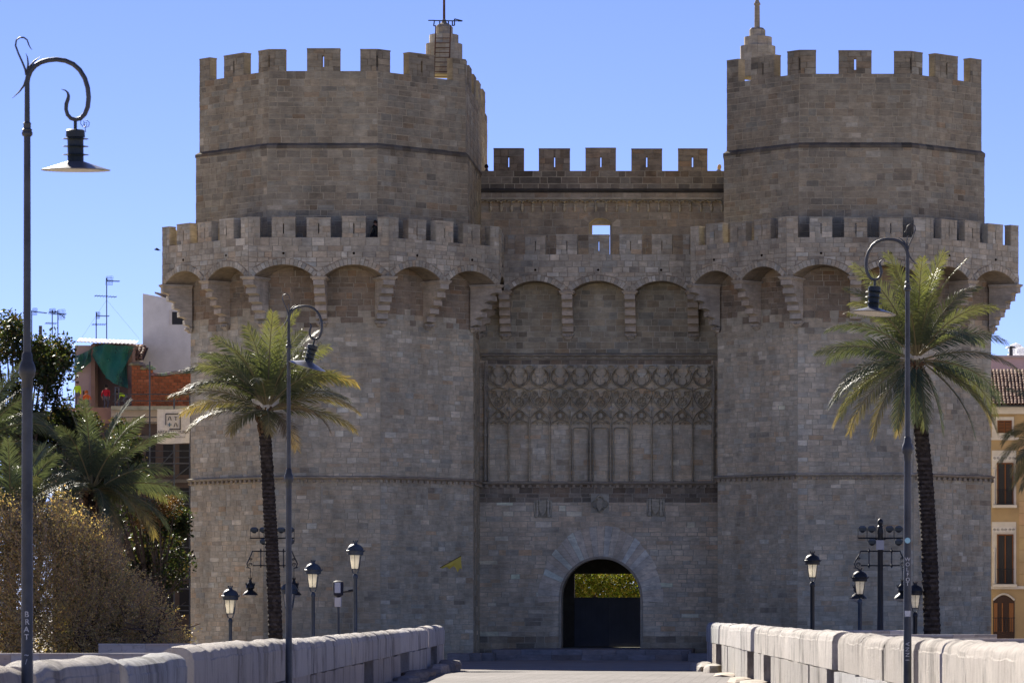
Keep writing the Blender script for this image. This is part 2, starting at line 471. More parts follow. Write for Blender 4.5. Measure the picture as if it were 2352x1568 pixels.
def string_course(parent, P, z, proj, h, name, dentil=True, ring_close=None):
    A = offset(P, -.1); B = offset(P, proj*.55); C = offset(P, proj)
    for i in range(len(P)-1):
        mb = MB(); cl = tone((.40, .32, .25), .08)()
        def strip(a, za, b, zb2):
            mb.add([(*a[i], za), (*a[i+1], za), (*b[i+1], zb2), (*b[i], zb2)], [(0, 1, 2, 3)], cl)
        strip(A, z, B, z); strip(B, z, C, z+h*.45); strip(C, z+h*.45, C, z+h*.8); strip(C, z+h*.8, A, z+h*1.25)
        mb.build(name, M['trim'], parent)
        if dentil:
            fr = frame(P[i], P[i+1]); n = max(2, round(fr[6]/.42))
            for k in range(n):
                u = (k+.5)*fr[6]/n; x, y, zz = fp(fr, u, z, 0); place_mesh(DENT, 'carved_block', parent, (x, y, zz), out_angle(fr[4], fr[5]))
_mb = MB()
_t = tone((.46, .37, .29), .1)
_mb.box(-.07, .07, -.17, .05, -.13, .0, _t()); _mb.lathe([(.02, -.03), (.06, -.01), (.05, .05), (.01, .08)], (-.045, -.13, -.15), 5, _t())
_mb.lathe([(.02, -.03), (.06, -.01), (.05, .05), (.01, .08)], (.045, -.13, -.15), 5, _t())
DENT = _mb.build('carved_block_form', M['trim']).data; bpy.data.objects.remove(bpy.data.objects['carved_block_form'])

YF = 220.0; YG = 229.3; YW = 234.0; YB = 241.0
ZS, ZC, ZFL, ZPB, ZPT = 20.62, 21.27, 21.95, 22.76, 23.88     # machicolation: springing, crown, walkway, parapet, merlon top
GROUND = -.3

def plan(xb, xc, t, yf, yb, bleft=True):
    return [(xb-t, yb), (xb-t, yf+t), (xb, yf), (xc, yf), (xc+t, yf+t), (xc+t, yb)]

def tower(label, low, mid, top, zcorn, zstr, ztop, zmer, inner, seed):
    rnd.seed(seed)
    (b0, c0, t0), (b1, c1, t1), (b2, c2, t2) = low, mid, top
    L = plan(b0, c0, t0, YF, YB); U = plan(b1, c1, t1, YF+.05, YB-.5); T = plan(b2, c2, t2, YF+.18, YB-.7)
    root = thing('gate_tower', label, 'tower', ((b0+c0)/2, YF+8, GROUND), 'twin gate towers')
    def core(P, z0, z1, col, name):
        mb = MB(); Q = offset(P, -.006); mb.prism(Q, z0, z1, col); return mb.build(name, M['mortar'], root)
    core(L, -1.0, ZFL-.3, (.48, .40, .315), 'lower_wall'); core(U, ZFL-.3, zstr, MORT, 'upper_wall'); core(T, zstr, ztop, MORT, 'crown_wall')
    recs = []
    tl = tone(LOW, .065, .012, .09, .03, .05)
    tr = tone(REDD, .10, .05, .02, .1)
    tlg = tone(tuple(x*.95 for x in LOW), .065, .015, .06, .04, .05)
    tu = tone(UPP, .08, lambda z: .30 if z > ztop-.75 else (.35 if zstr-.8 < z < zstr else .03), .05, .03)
    slits = []
    for i in range(5):
        fr = frame(L[i], L[i+1]); w = fr[6]
        if i == 0 and inner == 'right' or i == 4 and inner == 'left': u0, u1 = (w-6, w) if i == 0 else (0, 6)
        elif i in (0, 4): u0, u1 = (w-(YG-YF-t0), w) if i == 0 else (0, YG-YF-t0)
        else: u0, u1 = 0, w
        hl = []
        if i in (1, 2, 3):
            us = w*.5; hl = [(us-.045, us+.045, 7.75, 9.05)]; slits.append((fr, us))
        courses(recs, fr, u0, u1, GROUND-.1, zcorn, .27, .6, tlg, holes=hl)
        courses(recs, fr, u0, u1, zcorn, 17.6, .27, .58, tl)
        courses(recs, fr, u0, u1, 17.6, ZFL-.25, .31, .62, lambda z: tr(z) if rnd.random() < (z-17.7)/1.2 else tuple(x*.9 for x in tl(z)), gap=.006)
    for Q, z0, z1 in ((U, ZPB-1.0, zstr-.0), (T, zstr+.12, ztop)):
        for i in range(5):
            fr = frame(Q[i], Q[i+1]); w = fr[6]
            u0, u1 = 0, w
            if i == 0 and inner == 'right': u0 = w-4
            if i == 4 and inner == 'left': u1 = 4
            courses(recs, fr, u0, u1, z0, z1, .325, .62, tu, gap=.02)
    for fr, us in slits:
        mb = MB(); mb.hexa(fr, us-.05, us+.05, us-.05, us+.05, 7.75, 9.05, -.022, -.12, (1, 1, 1)); mb.build('arrow_slit', M['slit_shade'], root)  # near-black box paints the shade inside the slit
    string_course(root, L, zcorn, .22, .17, 'cornice')
    # weathered offset under the crown
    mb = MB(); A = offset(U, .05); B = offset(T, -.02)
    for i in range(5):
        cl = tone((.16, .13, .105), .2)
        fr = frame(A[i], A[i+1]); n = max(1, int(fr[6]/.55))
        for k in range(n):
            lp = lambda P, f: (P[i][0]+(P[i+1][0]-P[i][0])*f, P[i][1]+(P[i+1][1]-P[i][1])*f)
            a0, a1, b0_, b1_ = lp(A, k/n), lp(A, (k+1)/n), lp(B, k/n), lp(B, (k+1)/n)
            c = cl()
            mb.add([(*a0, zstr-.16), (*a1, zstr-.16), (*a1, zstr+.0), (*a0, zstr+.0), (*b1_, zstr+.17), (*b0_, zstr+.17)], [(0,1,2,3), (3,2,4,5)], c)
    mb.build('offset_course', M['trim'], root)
    # machicolated parapet
    if inner == 'right':
        wallp = [(L[1][0], L[1][1]+5.2), L[1], L[2], L[3], L[4], (L[4][0], YG)]; na = [2, 2, 2, 2, 1]
    else:
        wallp = [(L[1][0], YG), L[1], L[2], L[3], L[4], (L[4][0], L[4][1]+5.2)]; na = [1, 2, 2, 2, 2]
    tp = tone(tuple(x*1.03 for x in (.51, .42, .33)), .08, .04, .10, .03, .05)
    P, r2 = machicolation(root, wallp, 1.5, na, ZS, ZC, ZFL, ZPB, tp)
    recs += r2
    lo = [(.25, .5, .75)]*5; lo[0] = (.2, .5, .77) if inner == 'right' else (.33, .7); lo[4] = (.23, .5, .8) if inner == 'left' else (.3, .67)
    crenels(root, P, lo, ZPB, ZPT, .45, tp, 1.27, (.055, ZPB+.2, ZPB+.75), False, .64, ch=.28, bw=.5)
    # crown merlons
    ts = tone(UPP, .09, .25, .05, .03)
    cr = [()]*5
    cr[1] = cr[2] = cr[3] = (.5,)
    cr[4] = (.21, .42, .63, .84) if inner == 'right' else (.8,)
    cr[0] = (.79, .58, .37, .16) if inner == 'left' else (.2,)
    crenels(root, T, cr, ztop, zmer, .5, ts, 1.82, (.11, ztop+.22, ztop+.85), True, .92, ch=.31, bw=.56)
    lay(recs, root, M['stone'])
    return root, L, U, T

lt, LL, LU, LT = tower('big grey stone tower left of the gate with ladder and flagpole on top',
    (-29.43, -22.99, 4.70), (-29.23, -23.18, 4.6), (-29.16, -23.18, 4.47), 9.62, 27.95, 32.05, 33.3, 'right', 11)
rt, RL, RU, RT = tower('big grey stone tower right of the gate with a stone column on top',
    (-.07, 6.29, 4.48), (0.0, 6.19, 4.2), (.02, 6.17, 4.05), 9.78, 27.98, 31.9, 33.2, 'left', 12)
# ------------------------------------------------------------------ gate wall between the towers
rnd.seed(21)
GX0, GX1 = LL[4][0], RL[1][0]; GC = atx(1380, YG)
gate = thing('gate_wall', 'recessed stone gate wall with carved blind tracery above the arched entrance', 'wall', (GC, YG+1, GROUND))
gfr = frame((GX0, YG), (GX1, YG)); GW = gfr[6]; gu = GC - GX0
AR, AZ, AB = 2.28, 3.12, .28             # arch radius, springing, threshold
def gate_outline(r, top):
    pts = [(0, -1.0), (gu-r, -1.0)]
    pts += [(gu - r*math.cos(math.pi*i/24), AZ + r*math.sin(math.pi*i/24)) for i in range(25)]
    return pts + [(gu+r, -1.0), (GW, -1.0), (GW, top), (0, top)]
mb = MB(); mb.extr(gfr, gate_outline(AR, ZFL-.2), -.006, -2.0, (.48, .40, .32)); mb.build('wall_core', M['mortar'], gate)
recs = []
tg = tone(GATE, .08, .03, .07, .05, .05)
tgd = tone(tuple(x*.92 for x in GATE), .13, .10, .03, .16)
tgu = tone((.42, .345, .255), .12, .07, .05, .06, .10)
tpan = tone((.64, .52, .39), .045, .02, .03, .05)
tred = tone((.30, .235, .18), .14, .15, .08, .15)
RM = 2.9
def gcut(z):
    if z < AZ: return (gu-AR-.12, gu+AR+.12)
    d = z-AZ
    return (gu-math.sqrt(RM*RM-d*d), gu+math.sqrt(RM*RM-d*d)) if d < RM else None
plaq = [(1247, 1168), (1378, 1157), (1506, 1165)]
courses(recs, gfr, 0, GW, GROUND, .95, .32, .75, tone(tuple(x*.62 for x in GATE), .15, .2, .0, .05), cut=gcut)
courses(recs, gfr, 0, GW, .95, 8.6, .27, .7, tg, cut=gcut)
courses(recs, gfr, 0, GW, 8.6, 9.62, .27, .6, tred, gap=.008)
courses(recs, gfr, 0, .45, 9.62, 17.0, .27, .5, tgd); courses(recs, gfr, GW-.45, GW, 9.62, 17.0, .27, .5, tgd)
courses(recs, gfr, .45, GW-.45, 9.62, 16.5, .27, .62, tpan, gap=.008, jit=.002)
courses(recs, gfr, .45, GW-.45, 16.5, 17.05, .27, .62, tred, gap=.008)
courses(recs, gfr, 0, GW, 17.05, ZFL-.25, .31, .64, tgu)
def vst(a): return 1 + .17*max(0, math.sin(a))**3
tv = tone((.78, .65, .53), .05, 0, .08, 0)
voussoirs(recs, gfr, gu, AZ, AR+.10, 3.58, R(-4), R(184), 29, tv, vst)
# moulded rim of the arch
for i, (r, w, d) in enumerate(((AR-.02, .14, .05),)):
    mb = MB(); n = 30; prof = [(r, -1.6), (r, d), (r+w, d+.03), (r+w, -.05)]
    P = []
    path = [(-1, -1.0)] + [(math.pi*k/n, None) for k in range(n+1)] + [(-2, -1.0)]
    for a, z in path:
        for rr, dd in prof:
            if a == -1: P.append(fp(gfr, gu-rr, GROUND, dd))
            elif a == -2: P.append(fp(gfr, gu+rr, GROUND, dd))
            else: P.append(fp(gfr, gu-rr*math.cos(a), AZ+rr*math.sin(a), dd))
    fs = []
    for k in range(len(path)-1):
        for j in range(3): fs.append((k*4+j, k*4+j+1, (k+1)*4+j+1, (k+1)*4+j))
    mb.add(P, fs, (.42, .34, .27)); mb.build('arch_rim', M['trim'], gate)

# upper machicolation of the gate wall
gp = [(GX0+1.5, YG), (GX1-1.5, YG)]
tpg = tone(tuple(x*.98 for x in (.50, .42, .34)), .10, .07, .10, .03, .05)
PG, r2 = machicolation(gate, gp, 1.5, [3], ZS-.05, ZC-.12, ZFL-.02, ZPB-.1, tpg, (True, True))
recs += r2
w = PG[1][0]-PG[0][0]
crenels(gate, PG, [tuple((k+.0)/7*1.0 + .0 + 1/14*0 for k in ())], ZPB-.1, ZPT-.1, .45, tpg, 1.27, (.055, ZPB+.1, ZPB+.65), False, .6)
gf = frame(PG[0], PG[1])
for dx in (1193.5, 1256.8, 1319.5, 1381.5, 1444, 1504.5):
    pass
def gz3(zpx): return atx((1800+zpx*.5739)/1.7415, YG-1.5) - PG[0][0]
for a, b in ((402, 450), (523, 668), (740, 890), (963, 1110), (1183, 1335), (1405, 1550), (1625, 1672)):
    u0, u1 = max(0.0, gz3(a)), min(w, gz3(b)); um = (u0+u1)/2
    merlon(gate, [(gf, u0, u1, u0, u1, um if u1-u0 > .8 else None)], ZPB-.1, ZPT-.1, .45, tpg, (.055, ZPB+.1, ZPB+.65), .28, .5)
lay(recs, gate, M['stone'])
string_course(gate, [(GX0+.2, YG), (GX1-.2, YG)], 9.62, .25, .18, 'cornice')
# moulding over the tracery panel, with carved knots
mb = MB(); cl = (.36, .30, .24)
prof = [(-.05, 16.72), (.05, 16.74), (.10, 16.80), (.10, 16.86), (.16, 16.92), (.30, 17.0), (.30, 17.06), (-.05, 17.16)]
vs = [fp(gfr, u, z, d) for u in (.12, GW-.12) for d, z in prof]; n = len(prof)
mb.add(vs, [(i, i+1, n+i+1, n+i) for i in range(n-1)] + [tuple(range(n)), tuple(range(2*n-1, n-1, -1))], cl); mb.build('panel_cornice', M['trim'], gate)
mbk = MB(); mbk.lathe([(.03, -.06), (.10, -.03), (.11, .02), (.05, .06)], (0, 0, 0), 7, (.50, .42, .34)); mbk.lathe([(.02, -.05), (.06, -.02), (.05, .04)], (.13, 0, 0), 6, (.46, .39, .32)); mbk.lathe([(.02, -.05), (.06, -.02), (.05, .04)], (-.13, 0, 0), 6, (.46, .39, .32))
KN = mbk.build('carved_knot_form', M['trim']).data; bpy.data.objects.remove(bpy.data.objects['carved_knot_form'])
for k in range(20):
    x, y, z = fp(gfr, .55 + (GW-1.1)*k/19, 16.88, .12); place_mesh(KN, 'carved_knot', gate, (x, y, z), 0)

# blind tracery: eleven bays
def rib(mb, pts, w=.08, d=.15, col=(.60, .49, .37), closed=False, zb=-.02):
    n = len(pts); P = []; d *= 1.35; w *= .82
    for i in range(n):
        a = pts[(i-1) % n] if closed or i > 0 else pts[i]; b = pts[(i+1) % n] if closed or i < n-1 else pts[i]
        tx, tz = b[0]-a[0], b[1]-a[1]; L = math.hypot(tx, tz) or 1; nx, nz = -tz/L, tx/L
        x, z = pts[i]
        for s, dd in ((w/2, zb), (w*.28, d*.75), (w*.12, d), (-w*.12, d), (-w*.28, d*.75), (-w/2, zb)):
            P.append((x+nx*s, -dd, z+nz*s))
    fs = []; m = n if closed else n-1
    for i in range(m):
        j = (i+1) % n
        for k in range(5): fs.append((i*6+k, i*6+k+1, j*6+k+1, j*6+k))
    mb.add(P, fs, col)
def circ(cx, cz, r, n=18, a0=0, a1=2*math.pi):
    return [(cx+r*math.cos(a0+(a1-a0)*i/n), cz+r*math.sin(a0+(a1-a0)*i/n)) for i in range(n if abs(a1-a0-2*math.pi) < 1e-6 else n+1)]
def bez(p0, p1, p2, n=8): return [((1-t)**2*p0[0]+2*t*(1-t)*p1[0]+t*t*p2[0], (1-t)**2*p0[1]+2*t*(1-t)*p1[1]+t*t*p2[1]) for t in [i/n for i in range(n+1)]]
def boss(mb, x, z, r, col=(.56, .48, .39), k=5):
    mb.add([(x, -.36, z)] + [(x+r*(1 if i % 2 == 0 else .5)*math.cos(2*math.pi*i/(2*k)+.3), -.2 if i % 2 == 0 else -.28, z+r*(1 if i % 2 == 0 else .5)*math.sin(2*math.pi*i/(2*k)+.3)) for i in range(2*k)],
           [(0, 1+i, 1+(i+1) % (2*k)) for i in range(2*k)], col)
TX0, TX1 = atx(1123, YG), atx(1637, YG); BW = (TX1-TX0)/11
mb = MB(); h = BW/2; s_ = lambda x: x
for sx in (-1, 1):
    rib(mb, bez((sx*h, 13.1), (sx*h*.98, 13.6), (0, 13.93)), .10, .18)
    rib(mb, bez((0, 13.90), (sx*h*.98, 14.28), (sx*h, 14.98)), .10, .18)
    rib(mb, bez((sx*(h-.03), 13.02), (sx*h*.75, 13.28), (0, 13.32)), .06, .13)
    rib(mb, circ(sx*.27, 13.06, .12, 8, 0, math.pi), .035, .1)
    rib(mb, circ(sx*.25, 14.84, .13, 12), .035, .12, closed=True)
    rib(mb, bez((sx*.05, 14.52), (sx*.05, 14.8), (sx*.5, 15.02)), .045, .12)
    rib(mb, circ(sx*.36, 14.66, .09, 10), .03, .1, closed=True)
    # horseshoe curls of the top row
    rib(mb, bez((sx*.30, 16.27), (sx*.40, 15.95), (sx*.13, 15.80)), .05, .15)
    mb.lathe([(.01, -.07), (.06, -.03), (.06, .03), (.01, .07)], (sx*.15, -.14, 15.79), 7, (.56, .48, .39))
    boss(mb, sx*.30, 16.33, .17)
    boss(mb, sx*.30, 16.33, .10, k=4)
    rib(mb, bez((sx*.3, 16.3), (sx*.45, 16.42), (sx*h, 16.42)), .05, .14)
rib(mb, bez((-h, 14.98), (0, 15.34), (h, 14.98), 10), .09, .17)
rib(mb, circ(0, 13.06, .14, 8, 0, math.pi), .035, .1)
rib(mb, circ(0, 13.56, .25, 18), .055, .14, closed=True)
for a in range(4): rib(mb, circ(.11*math.cos(a*math.pi/2), 13.56+.11*math.sin(a*math.pi/2), .095, 10), .03, .10, closed=True)
mb.box(-.10, .10, -.13, 0, 13.46, 13.66, (.58, .50, .41))
for qx, qz in ((-.05, -.05), (.05, -.05), (-.05, .05), (.05, .05)): mb.box(qx-.03, qx+.03, -.16, -.12, 13.56+qz-.03, 13.56+qz+.03, (.60, .52, .43))
rib(mb, circ(0, 14.36, .25, 18), .05, .14, closed=True)
for a in range(4): rib(mb, circ(.105*math.cos(a*math.pi/2), 14.36+.105*math.sin(a*math.pi/2), .09, 10), .03, .10, closed=True)
rib(mb, circ(0, 15.78, h-.035, 26, R(118), R(422)), .085, .18)
rib(mb, circ(0, 15.78, h-.12, 26, R(125), R(415)), .03, .10)
rib(mb, circ(0, 15.53, .24, 16, R(150), R(390)), .045, .14)
TB = mb.build('tracery_bay_form', M['trim']).data; bpy.data.objects.remove(bpy.data.objects['tracery_bay_form'])
mb = MB(); rib(mb, [(0, 9.82), (0, 11.4), (0, 13.12)], .13, .2); rib(mb, [(0, 13.1), (0, 13.5)], .07, .16); boss(mb, 0, 13.93, .2); boss(mb, 0, 13.93, .1, k=4)
rib(mb, [(0, 13.4), (0, 15.2)], .05, .08); mb.lathe([(.09, 0), (.11, .06), (.07, .12)], (0, -.09, 9.8), 6, (.46, .39, .32))
ML = mb.build('mullion_form', M['trim']).data; bpy.data.objects.remove(bpy.data.objects['mullion_form'])
for k in range(11): place_mesh(TB, 'tracery_bay', gate, (TX0+BW*(k+.5), YG-.012, 0), 0)
for k in range(12): place_mesh(ML, 'mullion', gate, (TX0+BW*k, YG-.012, 0), 0)
for k in (4, 5, 6):                        # three blocked windows inside the middle bays
    mb = MB(); xc = 0
    w2 = h-.15
    pts = [(-w2, 9.85), (-w2, 12.65)] + bez((-w2, 12.65), (-w2, 12.88), (-w2+.2, 12.88), 4)[1:] + bez((w2-.2, 12.88), (w2, 12.88), (w2, 12.65), 4) + [(w2, 9.85)]
    rib(mb, pts, .09, .12, (.52, .445, .36)); o = mb.build('blocked_window_frame', M['trim'], gate); o.location = Vector((TX0+BW*(k+.5), YG-.012, 0)); o.data.transform(Matrix.Translation(org(gate))); o.location -= org(gate)
# corner shafts with pinnacles
for x, sg in ((GX0+.34, 1), (GX1-.34, -1)):
    mb = MB(); y = YG-.16
    mb.lathe([(.12, 9.85), (.12, 10.1), (.085, 10.15), (.085, 12.3), (.14, 12.38), (.14, 12.5), (.09, 12.55), (.09, 15.2)], (x, y, 0), 8, (.40, .33, .26))
    mb.lathe([(.16, 15.0), (.17, 15.2), (.11, 15.3), (.03, 16.5), (.06, 16.55), (.01, 16.7)], (x, y, 0), 6, (.40, .33, .26))
    for k in range(7):
        for q in (-1, 1): mb.box(x+q*(.12-.012*k)-.035, x+q*(.12-.012*k)+.035, y-.04, y+.04, 15.35+.16*k, 15.43+.16*k, (.38, .31, .25))
    mb.build('corner_shaft', M['trim'], gate)
# coats of arms
def shield(mb, cx, cz, w, hgt, d0, d1, col):
    pts = [(-w, hgt*.55), (w, hgt*.55), (w, -.05*hgt), (w*.75, -.3*hgt), (0, -.62*hgt), (-w*.75, -.3*hgt), (-w, -.05*hgt)]
    mb.extr((cx, YG, 1, 0, 0, -1, 1), [(u, cz+z) for u, z in pts], d1, d0, col)
for i, (dx, dy) in enumerate(plaq):
    c = at(dx, dy, YG); mb = MB(); cl = (.56, .48, .38); cd = (.42, .36, .285)
    if i != 1:
        mb.box(c.x-.52, c.x+.52, YG-.04, YG+.05, c.z-.5, c.z+.5, cd)
        shield(mb, c.x, c.z-.02, .2, .62, 0, .24, cl)
        for k in range(4): mb.box(c.x-.15+k*.085, c.x-.11+k*.085, YG-.27, YG-.23, c.z-.18, c.z+.28, cl)
        mb.box(c.x-.2, c.x+.2, YG-.2, YG, c.z+.36, c.z+.45, cl)
        for k in range(5): mb.box(c.x-.19+k*.085, c.x-.15+k*.085, YG-.22, YG, c.z+.45, c.z+.51, cl)
        for s in (-1, 1):
            mb.tube([(c.x+s*.30, YG-.09, c.z+.36), (c.x+s*.32, YG-.11, c.z+.15), (c.x+s*.30, YG-.1, c.z-.2), (c.x+s*.36, YG-.08, c.z-.46)], [.05, .075, .085, .12], 7, cl)
            mb.lathe([(.02, -.08), (.07, -.03), (.07, .04), (.02, .08)], (c.x+s*.30, YG-.1, c.z+.44), 7, cl)
            mb.tube([(c.x+s*.34, YG-.07, c.z+.35), (c.x+s*.47, YG-.08, c.z+.38), (c.x+s*.49, YG-.07, c.z+.1), (c.x+s*.43, YG-.06, c.z-.25)], [.04, .06, .06, .02], 6, cl)
            mb.tube([(c.x+s*.3, YG-.12, c.z+.25), (c.x+s*.2, YG-.16, c.z+.1)], .03, 6, cl)
    else:
        mb.box(c.x-.52, c.x+.52, YG-.04, YG+.05, c.z-.5, c.z+.58, (.50, .44, .36))
        for k in range(4):
            a = k*math.pi/2
            rb = MB(); rib(rb, circ(.22*math.cos(a), .22*math.sin(a), .22, 10, a-R(100), a+R(100)), .07, .1, cl)
            rb.xform(Matrix.Translation((c.x, YG-.03, c.z))); mb.add(rb.v, rb.f, cl)
        mb.tube([(c.x-.05, YG-.12, c.z+.2), (c.x-.12, YG-.16, c.z+.38), (c.x+.02, YG-.16, c.z+.5), (c.x+.12, YG-.12, c.z+.42), (c.x+.14, YG-.08, c.z+.25)], [.05, .07, .08, .06, .02], 7, cl)
        shield(mb, c.x, c.z-.08, .17, .5, 0, .26, cl)
        mb.tube([(c.x-.18, YG-.12, c.z+.1), (c.x+.1, YG-.17, c.z-.05), (c.x+.2, YG-.1, c.z-.3)], [.04, .05, .02], 6, cl)
    mb.build('coat_of_arms', M['trim'], gate)
# passage behind the arch: dark vaulted hall, closed doors, light above them
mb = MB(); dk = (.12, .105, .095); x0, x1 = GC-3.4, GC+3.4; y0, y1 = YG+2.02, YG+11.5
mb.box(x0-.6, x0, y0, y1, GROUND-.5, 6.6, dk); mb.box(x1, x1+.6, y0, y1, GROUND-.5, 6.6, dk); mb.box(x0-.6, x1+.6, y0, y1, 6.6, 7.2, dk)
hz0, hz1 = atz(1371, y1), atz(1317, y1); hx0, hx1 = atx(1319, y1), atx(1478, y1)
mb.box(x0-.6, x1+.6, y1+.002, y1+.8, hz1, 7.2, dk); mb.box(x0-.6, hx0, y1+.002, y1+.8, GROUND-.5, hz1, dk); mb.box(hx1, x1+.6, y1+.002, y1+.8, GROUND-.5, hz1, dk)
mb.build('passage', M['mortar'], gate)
for k in range(2):
    a, b = hx0 + (hx1-hx0)*k/2 - .02, hx0 + (hx1-hx0)*(k+1)/2 + .02 - k*.0
    mb = MB(); mb.box(a, b, y1+.1+.12*k, y1+.2+.12*k, .1, hz0, (.13, .145, .17))
    for j in range(6): mb.box(a+.06+(b-a-.12)*j/6, a+.04+(b-a-.12)*(j+1)/6, y1+.06+.12*k, y1+.1+.12*k, .3, hz0-.1, (.15, .165, .19))
    mb.build('door', M['paint'], gate)
mb = MB(); mb.box(x0, x1, YG+.3, y1, GROUND-.6, AB-.01, (.2, .18, .16)); mb.build('threshold', M['mortar'], gate)

# ------------------------------------------------------------------ rear wall high between the towers
rnd.seed(31)
wx0, wx1 = LU[4][0]-.1, RU[1][0]+.1
rear = thing('upper_wall', 'brown battlemented stone wall high between the towers with a small window', 'wall', ((wx0+wx1)/2, YW+.6, 20))
wf = frame((wx0, YW), (wx1, YW)); WW = wf[6]
zp, zm = atz(392.6, YW), atz(340, YW); zmo = atz(437, YW)
wu0, wu1 = atx(1353, YW)-wx0, atx(1405, YW)-wx0; wz1 = 25.05; wz0 = 22.2
mb = MB(); d1 = -1.1
mb.hexa(wf, 0, wu0, 0, wu0, 20, zp, -.006, d1, MORT); mb.hexa(wf, wu1, WW, wu1, WW, 20, zp, -.006, d1, MORT)
mb.hexa(wf, wu0, wu1, wu0, wu1, 20, wz0, -.006, d1, MORT)
arc = seg_arc(wu0, wu1, wz1-.05, wz1+.27, 10)
mb.extr(wf, [(wu0, wz1-.05)] + arc[4][1:-1] + [(wu1, wz1-.05), (wu1, zp), (wu0, zp)], -.006, -.45, MORT)
mb.hexa(wf, wu0, wu1, wu0, wu1, wz1-.05, zp, -.45, d1, MORT)
mb.hexa(wf, wu0, wu0+.14, wu0, wu0+.14, wz0, wz1-.05, -.45, d1+.01, MORT); mb.hexa(wf, wu1-.12, wu1, wu1-.12, wu1, wz0, wz1-.05, -.45, d1+.01, MORT)
mb.build('wall_core', M['mortar'], rear)
recs = []
tw = tone((.45, .34, .245), .09, .03, .05, .06)
twd = tone((.30, .235, .18), .18, .45, .04, .1)
courses(recs, wf, 0, WW, 21, zmo-.05, .36, .72, tw, holes=[(wu0-.02, wu1+.02, wz0, wz1+.25)], gap=.028)
courses(recs, wf, 0, WW, zmo+.02, zp, .36, .78, twd, gap=.028)
voussoirs(recs, wf, arc[0], arc[1], arc[2]+.02, arc[2]+.42, math.pi/2-arc[3], math.pi/2+arc[3], 9, tw)
lay(recs, rear, M['stone'], limit=280)
mb = MB(); prof = [(-.05, zmo-.16), (.05, zmo-.14), (.13, zmo-.03), (.13, zmo+.03), (-.05, zmo+.12)]
vs = [fp(wf, u, z, d) for u in (.02, WW-.02) for d, z in prof]; n = len(prof)
mb.add(vs, [(i, i+1, n+i+1, n+i) for i in range(n-1)], (.085, .07, .06)); mb.build('moulding', M['trim'], rear)
mb = MB(); aw = (atx((1800+1895*.5739)/1.7415, YW) - atx((1800+210*.5739)/1.7415, YW))/23; hh = aw/2; z0 = 25.95; c1 = (.56, .45, .33)
for sx in (-1, 1):
    rib(mb, circ(sx*.17, z0+.22, .14, 8, R(0) if sx > 0 else R(30), R(150) if sx > 0 else R(180)), .07, .2, c1)
rib(mb, circ(0, z0+.30, .13, 8, R(10), R(170)), .07, .2, c1)
mb.box(-hh, hh, -.15, .02, z0+.46, z0+.56, c1)
mb.lathe([(.02, -.26), (.07, -.2), (.09, -.1), (.085, .0), (.06, .06), (.09, .12), (.05, .2)], (hh, -.07, z0), 6, c1)
AC = mb.build('arcade_form', M['trim']).data; bpy.data.objects.remove(bpy.data.objects['arcade_form'])
ax0 = atx((1800+210*.5739)/1.7415, YW)
for k in range(23): place_mesh(AC, 'corbel_arch', rear, (ax0+aw*(k+.5), YW-.012, 0), 0)
tm = tone((.33, .25, .19), .13, .15, .06, .08)
for a, b in ((302, 513), (622, 833), (946, 1154), (1265, 1475), (1587, 1792)):
    u0 = atx((1800+a*.5739)/1.7415, YW)-wx0; u1 = atx((1800+b*.5739)/1.7415, YW)-wx0
    merlon(rear, [(wf, u0, u1, u0, u1, (u0+u1)/2)], zp, zm, .5, tm, (.085, zp+.22, zp+.82), .33, .6)

# ------------------------------------------------------------------ turrets on the towers
rnd.seed(41)
def turret(parent, tiers, cyl, sides, phase=0):
    for (xa, xb, ya, yb) in tiers:
        c = atx((xa+xb)/2, cyl); r = (xb-xa)/2/FO*cyl; z1 = atz(ya, cyl); z0 = atz(yb, cyl); tn = tone((.42, .35, .29), .08, .02, .05, .03)
        nr = max(1, round((z1-z0)/.42)); nb = max(6, round(2*math.pi*r/.62))
        for j in range(nr):
            mb = MB()
            for k in range(nb):
                a0 = 2*math.pi*(k+.5*(j % 2))/nb; a1 = a0 + 2*math.pi/nb; zz0 = z0+(z1-z0)*j/nr; zz1 = z0+(z1-z0)*(j+1)/nr; e = .01/r
                P = []
                for a in (a0+e, (a0+a1)/2, a1-e):
                    P.append((c+r*math.cos(a), cyl+r*math.sin(a)))
                P += [(c+(r-.3)*math.cos(a1), cyl+(r-.3)*math.sin(a1)), (c+(r-.3)*math.cos(a0), cyl+(r-.3)*math.sin(a0))]
                mb.prism(P, zz0+.008, zz1-.008, tn())
            mb.build('stone_ring', M['trim'], parent)
        mb = MB(); mb.lathe([(r-.02, z0), (r-.02, z1-.01)], (c, cyl, 0), 24, (.33, .27, .22)); mb.build('turret_core', M['mortar'], parent)
YT = 228.5
turret(lt, ((978, 1062, 102, 175), (986, 1053, 81, 102), (1001, 1040, 63, 81)), YT, 24)
c = at(1020, 63, YT)
mb = MB(); mb.lathe([(.47, 0), (.40, .12), (.16, .25), (.10, .42), (.05, .5)], c, 12, (.35, .29, .24)); mb.build('turret_cap', M['trim'], lt)
mb = MB(); mb.tube([c+Vector((0, 0, .1)), c+Vector((0, 0, 3.6))], [.075, .06], 8); mb.build('flagpole', M['rust'], lt)
